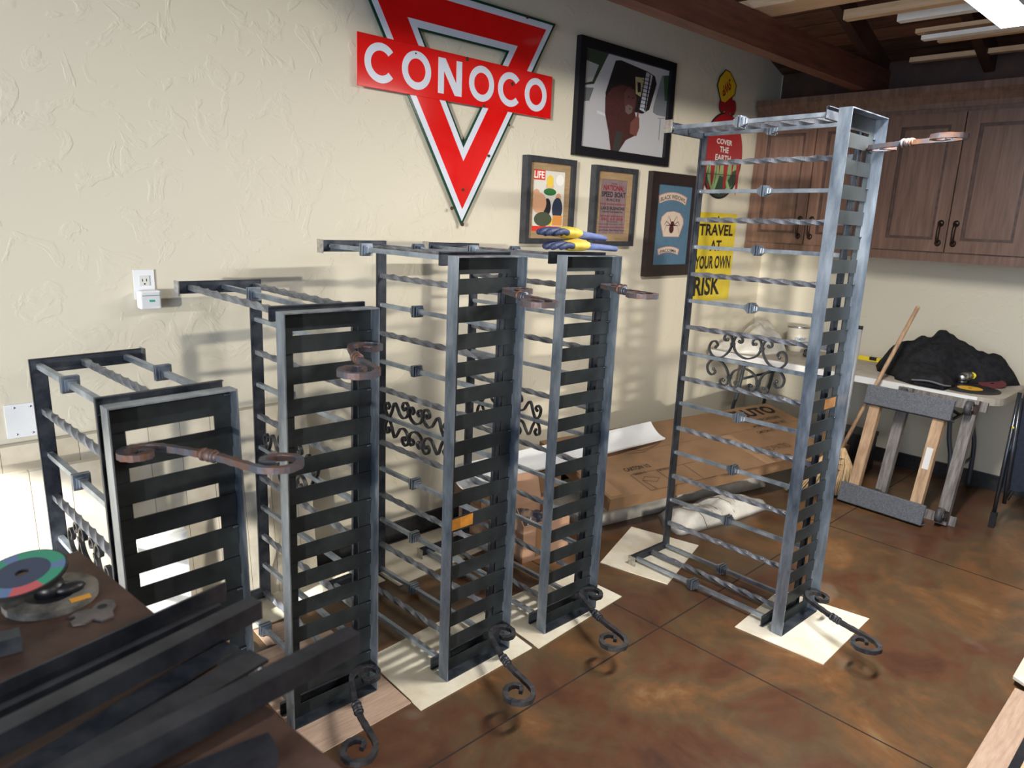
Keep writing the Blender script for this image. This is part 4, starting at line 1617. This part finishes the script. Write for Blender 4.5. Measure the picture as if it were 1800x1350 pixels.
for pts in ([(.0, .25), (.12, .10), (.22, .04), (.40, .08), (.22, .02), (.10, .03)],):
    for i in range(len(pts)-1):
        m.beam(Vector((q0[0]+pts[i][0], q0[1]+pts[i][1], .0011)), Vector((q0[0]+pts[i+1][0], q0[1]+pts[i+1][1], .0011)), .003, .0004, ln)
m.build('lettering', crt)
# second carton under it, nearer the wall (dark banner edge with pale lettering)
c2 = empty('flat_carton', (2.32, 2.60, 0), 0, 'brown carton with a dark lettered lid edge, under the white moulding', 'carton')
c2.rotation_euler = (0, 0, -.10)
m = MB()
m.box((0, 0, .20), (.55, .28, .30), CARD)
m.build('carton_body', c2)
m = MB()
m.box((-.002, .06, .299), (.551, .275, .302), nmat('dark_print', (0.03, 0.03, 0.035), (0.05, 0.05, 0.055), 30, .5))
m.build('dark_banner', c2)
m = MB()
put_text(m, 'GRANDPATIO', C('pale_print', .40, .37, .33), (.02, .10, .3026), X*.50, Y*.07, .0)
m.build('lettering', c2)
m = MB()
m.box((.03, .03, 0), (.52, .25, .198), CARD2)
o = m.build('packing_box')
o.location = (2.32, 2.60, 0)
o.rotation_euler = (0, 0, -.10)
tag(o, 'closed pinkish box on the floor supporting the lettered carton', 'box')

# cushions in clear film under the long carton


def place_heap_on(o, z):
    o.location.z = z


heap('bagged_cushion', [(2.90, 2.36), (3.20, 2.30), (3.75, 2.19), (4.40, 2.05), (4.60, 2.30), (4.50, 2.62), (3.7, 2.76), (2.95, 2.84)], .001,
     lambda x, y, f: .150, WHITEBAG, wob=.008, seed=11, edge=8,
     label='long white film-wrapped cushion under the long flat carton', cat='cushion')
bg_ = heap('plastic_sack', [(3.40, 2.24), (3.28, 2.12), (3.24, 1.98), (3.62, 1.90), (4.02, 1.85), (4.12, 1.93), (4.05, 2.05), (3.75, 2.14)], .002,
           lambda x, y, f: .085+.012*math.sin(x*18+y*7), WHITEBAG, wob=.010, seed=21, edge=3,
           label='printed white plastic sack slumped on the floor in front of the long carton', cat='sack')
m = MB()
for i in range(9):
    t = i/9
    path = []
    for k_ in range(8):
        x_ = -.24+.052*i
        y_ = -.10+.028*k_+.015*math.sin(k_*1.3+i)
        path.append((x_+.01*math.sin(k_*2.0), y_, .0))
    bm_p = [bg_.location+Vector(p)+Z*.5 for p in path]
    # drop the pen strokes on the sack's surface
    me = bg_.data
    pts_ = []
    for p in path:
        best = min(me.vertices, key=lambda v: (v.co.x-p[0])**2+(v.co.y-p[1])**2)
        pts_.append((p[0], p[1], best.co.z+.003))
    if i % 3 != 1:
        m.sweep(pts_, .0016, ln, 4)
m.build('printed_lines', bg_)

# small open box
ob = empty('open_box', (2.50, 2.40, 0), -.12, 'small open cardboard box stuffed with crumpled packing, beside the window guards', 'box')
m = MB()
a, b, hh, t = .30, .24, .20, .004
m.box((-a/2, -b/2, 0), (a/2, -b/2+t, hh), CARD2)
m.box((-a/2, b/2-t, 0), (a/2, b/2, hh), CARD2)
m.box((-a/2, -b/2+t, 0), (-a/2+t, b/2-t, hh), CARD2)
m.box((a/2-t, -b/2+t, 0), (a/2, b/2-t, hh), CARD2)
m.box((-a/2, -b/2, 0), (a/2, b/2, t), CARD2)
m.build('box_body', ob)
for nm, p in (('flap', [(-a/2, b/2, hh), (a/2, b/2, hh), (a/2-.02, b/2+.02, hh+.16), (-a/2+.02, b/2+.02, hh+.17)]), ('flap', [(-a/2, -b/2, hh), (-a/2, b/2, hh), (-a/2-.05, b/2-.02, hh+.14), (-a/2-.04, -b/2+.04, hh+.13)])):
    m = MB()
    P = [Vector(q) for q in p]
    nn = (P[1]-P[0]).cross(P[2]-P[0]).normalized()*.004
    m.add(P+[q+nn for q in P], [(0, 1, 2, 3), (7, 6, 5, 4), (0, 4, 5, 1), (1, 5, 6, 2), (2, 6, 7, 3), (3, 7, 4, 0)], CARD2)
    m.build(nm, ob)
m = MB()
m.box((-.07, -b/2-.0012, .02), (.02, -b/2-.0002, hh), TAPE)
m.build('packing_tape', ob)
pf = heap('crumpled_packing', [(2.37, 2.32), (2.61, 2.295), (2.63, 2.48), (2.39, 2.505)], .12, lambda x, y, f: .075, nmat('dark_film', (0.015, 0.02, 0.04), (0.25, 0.18, 0.12), 14, .25, lo=.45, hi=.6), wob=.02, seed=33, rings=8, n=14,
          label='crumpled dark film and brown paper inside the open box', cat='packing', edge=6)
pf['kind'] = 'stuff'

# white cove moulding length lying on the cartons
m = MB()
p0, p1 = Vector((2.20, 2.66, .345)), Vector((3.72, 2.50, .365))
dx = (p1-p0).normalized()
sd = Z.cross(dx).normalized()
prof = []
for i in range(9):
    t = i/8
    prof.append((-.06+.13*t, .075*(t**2)))
n = len(prof)
V = []
for e in (Vector((0, 0, 0)), (p1-p0)):
    for (a, b) in prof:
        V.append(e+sd*a+Z*b)
    for (a, b) in reversed(prof):
        V.append(e+sd*(a+.003)+Z*(b-.010))
k_ = 2*n
fs = [tuple(range(k_)), tuple(reversed(range(k_, 2*k_)))]+[(i, k_+i, k_+(i+1) % k_, (i+1) % k_) for i in range(k_)]
m.add(V, fs, WHITE)
o = m.build('cove_moulding')
o.location = p0
tag(o, 'length of white cove moulding lying on top of the cartons', 'moulding')

# ------------------------------------------------------------------ pale boards and block by the door, at the foot of the north wall
BOARD = plank_mat('grooved_pale_board', 0, .118, (0.52, 0.46, 0.35), (0.70, 0.64, 0.53), .015, .55, (3, 3, 3), (.10, .08, .06))
bd = empty('leaning_board', (.0, WA, 0), 0, 'grooved cream panel leaning against the wall behind the shorter window guards', 'board')
m = MB()
m.add([(-1.3, -.125, .007), (1.49, -.125, .007), (1.49, -.045, .845), (-1.3, -.045, .845), (-1.3, -.095, .007), (1.49, -.095, .007), (1.49, -.015, .845), (-1.3, -.015, .845)],
      [(0, 1, 2, 3), (7, 6, 5, 4), (0, 4, 5, 1), (1, 5, 6, 2), (2, 6, 7, 3), (3, 7, 4, 0)], BOARD)
m.build('panel', bd)
b2 = empty('leaning_board', (-.3, 2.70, 0), 0, 'lower cream panel in front of the grooved one, catching the sun', 'board')
m = MB()
m.add([(-1.0, -.05, .002), (.93, -.05, .002), (.93, .03, .79), (-1.0, .03, .79), (-1.0, -.02, .002), (.93, -.02, .002), (.93, .06, .79), (-1.0, .06, .79)],
      [(0, 1, 2, 3), (7, 6, 5, 4), (0, 4, 5, 1), (1, 5, 6, 2), (2, 6, 7, 3), (3, 7, 4, 0)], BOARD)
m.build('panel', b2)
m = MB()
m.box((-.085, -.022, 0), (.085, .022, .50), nmat('white_foam', (0.72, 0.73, 0.72), (0.80, 0.81, 0.80), 30, .7))
o = m.build('foam_block')
o.location = (.77, 2.620, .002)
tag(o, 'white foam block standing in front of the grooved panel', 'foam block')

# ------------------------------------------------------------------ stacked boards on the floor at the frame corner
for q, (y0, y1, z0, z1, mt, lb) in enumerate(((.285, .375, 0, .018, OAKPLY, 'pinkish board, outermost of the strips at the floor corner'), (.258, .284, 0, .022, BLACKSTEEL, 'black steel bar beside the pinkish board'),
                                              (.238, .257, 0, .020, LUMBER, 'narrow tan wooden strip between the two dark bars'), (.205, .237, 0, .022, BLACKSTEEL, 'second black bar, beyond the narrow tan strip'),
                                              (.16, .204, 0, .02, LUMBER, 'wide tan wooden strip beyond the dark bars'))):
    m = MB()
    m.box((-.9, y0, z0), (.46, y1, z1), mt)
    o = m.build('floor_strip')
    o.location = (2.62, 0, .001)
    tag(o, lb, 'strip', 'strips of wood and steel on the floor')
slab('wood_panel', [(2.98, .13), (3.13, .395), (3.5, .40), (3.5, .13)], .024, .012, CREAMPLY, 'cream wood panel lying across the ends of the strips')

# ------------------------------------------------------------------ lumber stored on the tie beams, shop light
LB = [  # end pixel (lower corner), z, width, thick, length, material, label
    (1302, 26, 2.79, .20, .045, 2.75, LUMBER, 'widest pale board laid over the ceiling beams, nearest the wall'),
    (1340, -6, 2.86, .06, .02, 2.6, LUMBERW, 'white strip on top of the widest overhead board'),
    (1486, 33, 2.79, .060, .048, 2.3, LUMBER, 'pale square stick, second along the ceiling beams'),
    (1580, 36, 2.79, .058, .042, 2.1, LUMBERW, 'white painted stick overhead, beside the pale square one'),
    (1612, 57, 2.79, .060, .022, 2.1, LUMBER, 'moulded tan strip overhead, above the two light sticks'),
    (1622, 68, 2.75, .055, .022, 2.1, LUMBERW, 'whitish stick overhead under the moulded tan strip'),
    (1650, 72, 2.78, .045, .022, 2.1, LUMBER, 'short pale stick touching the whitish overhead stick'),
    (1601, 108, 2.786, .055, .030, 2.3, LUMBER, 'lowest pale stick overhead, nearest the cabinets'),
]
for (px, py, z, w_, t, L, mt, lb) in LB:
    p = at(px, py, 2, z)
    m = MB()
    m.box((-w_/2, -L, 0), (w_/2, 0, t), mt)
    o = m.build('overhead_lumber')
    o.location = (p.x, p.y, z-.01)
    tag(o, lb, 'lumber', 'lumber stored on the ceiling beams')
lamp = empty('shop_light', (2.88, .865, 2.48), 0, 'glowing strip light hanging under the ceiling beams', 'lamp')
m = MB()
m.box((-.60, -.065, .012), (.60, .065, .055), C('fixture_white', .8, .8, .8))
m.build('housing', lamp)
m = MB()
m.box((-.595, -.058, .0), (.595, .058, .012), emit('lamp_glow', (1, .97, .92), 22))
m.build('diffuser', lamp)
m = MB()
for xx in (-.5, .5):
    m.cyl((xx, 0, .05), (xx, 0, roofz(2.88+xx)-2.48), .003, GREYSTEEL, 6)
m.build('hanging_wire', lamp)

# ------------------------------------------------------------------ gloves on top of a guard
GBL = nmat('blue_leather', (0.012, 0.022, 0.07), (0.035, 0.05, 0.12), 22, .6, 0, .3, 50)
GBR = nmat('light_blue_suede', (0.06, 0.09, 0.22), (0.10, 0.13, 0.28), 22, .8, 0, .3, 50)
GYE = nmat('yellow_leather', (0.42, 0.30, 0.03), (0.58, 0.44, 0.08), 18, .6, 0, .3, 50)


def glove(loc, rz, label, flip=-1):
    g = empty('work_glove', loc, rz, label, 'glove', 'blue and yellow work gloves on the window guard')
    m = MB()
    for i, (yy, L, r) in enumerate(((-.036, .070, .013), (-.012, .085, .014), (.013, .080, .014), (.036, .062, .012))):
        P = cr([(-.045, yy*flip, .020), (-.045-L*.5, yy*1.15*flip, .024), (-.045-L, yy*1.2*flip, .016)], 4)
        m.sweep(P, [r*(1-.12*k_/len(P)) for k_ in range(len(P))], GBL, 10)
        m.ball(P[-1], r*.88, GBL)
    m.build('fingers', g)
    m = MB()
    m.ball((.0, 0, .022), .058, GYE, (1.25, .92, .40), 18)
    m.build('palm', g)
    m = MB()
    P = cr([(.01, -.045*flip, .018), (-.03, -.068*flip, .020), (-.060, -.062*flip, .016)], 4)
    m.sweep(P, .0145, GBL, 10)
    m.ball(P[-1], .0135, GBL)
    m.build('thumb', g)
    m = MB()
    pr = [(-1, -.30), (-.9, -.85), (0, -1), (.9, -.85), (1, -.30), (1, .30), (.9, .85), (0, 1), (-.9, .85), (-1, .30)]
    vs = []
    secs = ((.035, .046, .014, .019), (.075, .052, .013, .018), (.12, .060, .012, .016), (.165, .067, .011, .012))
    for (x_, w_, h_, z_) in secs:
        for (b, a) in pr:
            vs.append((x_, a*w_, z_+b*h_))
    k2 = len(pr)
    fs = [(i*k2+j, i*k2+(j+1) % k2, (i+1)*k2+(j+1) % k2, (i+1)*k2+j) for i in range(3) for j in range(k2)]
    fs += [tuple(reversed(range(k2))), tuple(3*k2+j for j in range(k2))]
    m.add(vs, fs, GBR, True)
    m.build('cuff', g)
    return g


gz_ = 1.5474+.018
g1 = glove((2.10, 1.86, gz_), -.12, 'blue and yellow work glove lying under the other one')
g2 = glove((2.085, 1.89, gz_+.046), .10, 'blue and yellow work glove on top of the pair')
g2.rotation_euler = (0, .05, .02)

# ------------------------------------------------------------------ steel work table with bar stock
WT = .90
wt = empty('work_table', (-.12, .86, 0), math.radians(6.4), 'low rusty steel-topped work table covered with bar stock', 'table')
ca, sa = math.cos(math.radians(6.4)), math.sin(math.radians(6.4))


def wl(p):       # world -> table local
    dx, dy = p[0]+.12, p[1]-.86
    return (dx*ca+dy*sa, -dx*sa+dy*ca)


e1, e2 = wl(at(146, 966, 2, WT)), wl(at(576, 1343, 2, WT))
ex = (e1[0]+e2[0])/2
m = MB()
m.box((-.55, -.75, WT-.010), (ex, e1[1]+.0, WT), RUSTTOP)
m.build('tabletop', wt)
m = MB()
m.box((-.52, -.72, WT-.06), (ex-.03, -.68, WT-.0105), BLACKSTEEL)
m.box((-.52, e1[1]-.07, WT-.06), (ex-.03, e1[1]-.03, WT-.0105), BLACKSTEEL)
m.box((ex-.07, -.68, WT-.06), (ex-.03, e1[1]-.07, WT-.0105), BLACKSTEEL)
m.box((-.52, -.68, WT-.06), (-.48, e1[1]-.07, WT-.0105), BLACKSTEEL)
m.build('underframe', wt)
for xx in (-.50, ex-.05):
    for yy in (-.70, e1[1]-.05):
        m = MB()
        m.box((xx-.02, yy-.02, 0), (xx+.02, yy+.02, WT-.06), BLACKSTEEL)
        m.build('leg', wt)


def stock(name, pa, pb, z, w_, h_, mat, label, ext=.25, hollow=False, wb=None, cat='steel bar'):
    """bar lying on the work table; pa, pb = pixels of the near and far end of its top centre line"""
    a, b = at(*pa, 2, z+h_), at(*pb, 2, z+h_)
    d = (b-a).normalized()
    a = a-d*ext
    a.z = b.z = z+h_/2
    L = (b-a).length
    s_ = d.cross(Z).normalized()
    m = MB()
    if hollow:
        for sgn in (-1, 1):
            m.obox(s_*sgn*(w_/2-.0015)-d*L/2, d*L/2, s_*.0015, Z*h_/2, mat)
            m.obox(Z*sgn*(h_/2-.0015)-d*L/2, d*L/2, s_*(w_/2-.003), Z*.0015, mat)
    elif wb is not None:      # angle section
        m.obox(-d*L/2-Z*(h_/2-.0025), d*L/2, s_*w_/2, Z*.0025, mat)
        m.obox(-d*L/2+s_*(w_/2-.0025)+Z*.0025, d*L/2, s_*.0025, Z*(h_/2-.0025), mat)
    else:
        m.obox(-d*L/2, d*L/2, s_*w_/2, Z*h_/2, mat)
    o = m.build(name)
    o.location = b
    tag(o, label, cat, 'bar stock on the work table')
    return o


z0 = WT+.001
stock('steel_tube', (30, 1262), (450, 1052), z0+.022, .034, .036, BLACKSTEEL, 'black square tube reaching past the table edge, nearest the grinding discs', hollow=True)
stock('steel_tube', (260, 1290), (622, 1106), z0+.030, .034, .040, BLACKSTEEL, 'black square tube reaching furthest past the table edge', hollow=True)
stock('angle_bar', (20, 1178), (385, 1018), z0, .045, .040, BLACKSTEEL, 'black angle bar lying across the table beside the small hooked plate', wb=1)
stock('flat_bar', (60, 1262), (415, 1082), z0, .050, .006, BLACKSTEEL, 'flat bar under the square tubes with a bright clipped corner')
stock('flat_bar', (100, 1318), (405, 1130), z0+.007, .045, .006, RAIL, 'second flat bar of the middle bundle')
stock('flat_bar', (130, 1340), (455, 1150), z0+.014, .050, .006, BLACKSTEEL, 'upper flat bar of the middle bundle')
stock('flat_bar', (45, 1222), (385, 1060), z0+.0, .016, .020, BLACKSTEEL, 'thick dark bar under the first square tube')
stock('flat_bar', (200, 1352), (490, 1185), z0+.001, .030, .012, BLACKSTEEL, 'thick dark bar under the upper flat bar')
stock('round_bar', (348, 1354), (480, 1300), z0, .040, .030, BLACKSTEEL, 'short stubby bar at the near corner of the work table', cat='steel bar')
stock('steel_stub', (-40, 1130), (35, 1110), z0, .035, .030, RAIL, 'short bar end near the grinding discs at the frame edge', ext=.1)

# small hooked plate
m = MB()
hp = [(120, 1085), (133, 1075), (160, 1070), (170, 1060), (185, 1053), (200, 1054), (204, 1063), (198, 1072), (200, 1082), (180, 1090), (165, 1087), (150, 1095), (128, 1098), (124, 1092), (134, 1086), (130, 1083)]
pts = [at(a, b, 2, z0+.004) for a, b in hp]
cc = sum(pts, Vector())/len(pts)
m.prism([(p.x-cc.x, p.y-cc.y) for p in pts], (0, 0, 0), X, Y, Z*.004, nmat('grey_plate', (0.10, 0.09, 0.09), (0.20, 0.18, 0.175), 9, .45, .5))
q = at(180, 1066, 2, z0+.004)-cc
m.cyl((q.x, q.y, .0041), (q.x, q.y, .0046), .009, INK, 12)
o = m.build('hooked_plate')
o.location = (cc.x, cc.y, z0)
tag(o, 'small grey cut plate with a hole lying flat on the work table', 'plate')

# grinding discs
q = at(100, 1040, 2, z0+.012)
DW = nmat('worn_flap_disc', (0.06, 0.055, 0.05), (0.22, 0.20, 0.17), 22, .7)
fd = disc('flap_disc', (q.x-.01, q.y, z0), .083, DW, 'worn grey flap disc lying under the coloured grinding disc', th=.014, cmat=BLACK, cr_=.55)
m = MB()
m.cyl((0, 0, .014), (0, 0, .040), .030, BLACK, 20, .022)
m.ball((.03, -.02, .022), .02, BLACK, (1.4, .8, .6))
m.build('hub', fd)
m = MB()
m.box((.020, -.070, .0142), (.056, -.052, .0150), C('orange_tag', .75, .33, .04))
m.build('orange_label', fd)
q = at(38, 1003, 2, z0+.055)
gd = empty('grinding_disc', (q.x, q.y, z0+.050), 0, 'green, pink and blue rimmed grinding disc propped on the flap disc', 'grinding disc')
gd.rotation_euler = (.05, -.16, .3)
R_ = .080
m = MB()
m.strip(arc2(0, 0, R_, R_, 0, 2*PI, 48)[:-1], arc2(0, 0, .011, .011, 0, 2*PI, 48)[:-1], (0, 0, -.006), X, Y, Z*.006, BLACK)
m.build('disc', gd)
cols = [('ring_green', .03, .26, .16), ('ring_blue', .10, .17, .32), ('ring_pink', .50, .09, .10)]
m = MB()
seq = [0, 0, 0, 1, 0, 0, 2, 0, 0, 1, 2, 2, 0, 0, 1, 0]
for i, k_ in enumerate(seq):
    a0_, a1_ = 2*PI*i/16, 2*PI*(i+1)/16
    m.strip(arc2(0, 0, .076, .076, a0_, a1_, 5), arc2(0, 0, .050, .050, a0_, a1_, 5), (0, 0, .0002), X, Y, Z*.0008, C(*cols[k_]), closed=False)
m.strip(arc2(0, 0, .050, .050, 0, 2*PI, 32)[:-1], arc2(0, 0, .012, .012, 0, 2*PI, 32)[:-1], (0, 0, .0002), X, Y, Z*.0010, C('ring_navy', .03, .045, .09))
m.build('paper_ring', gd)
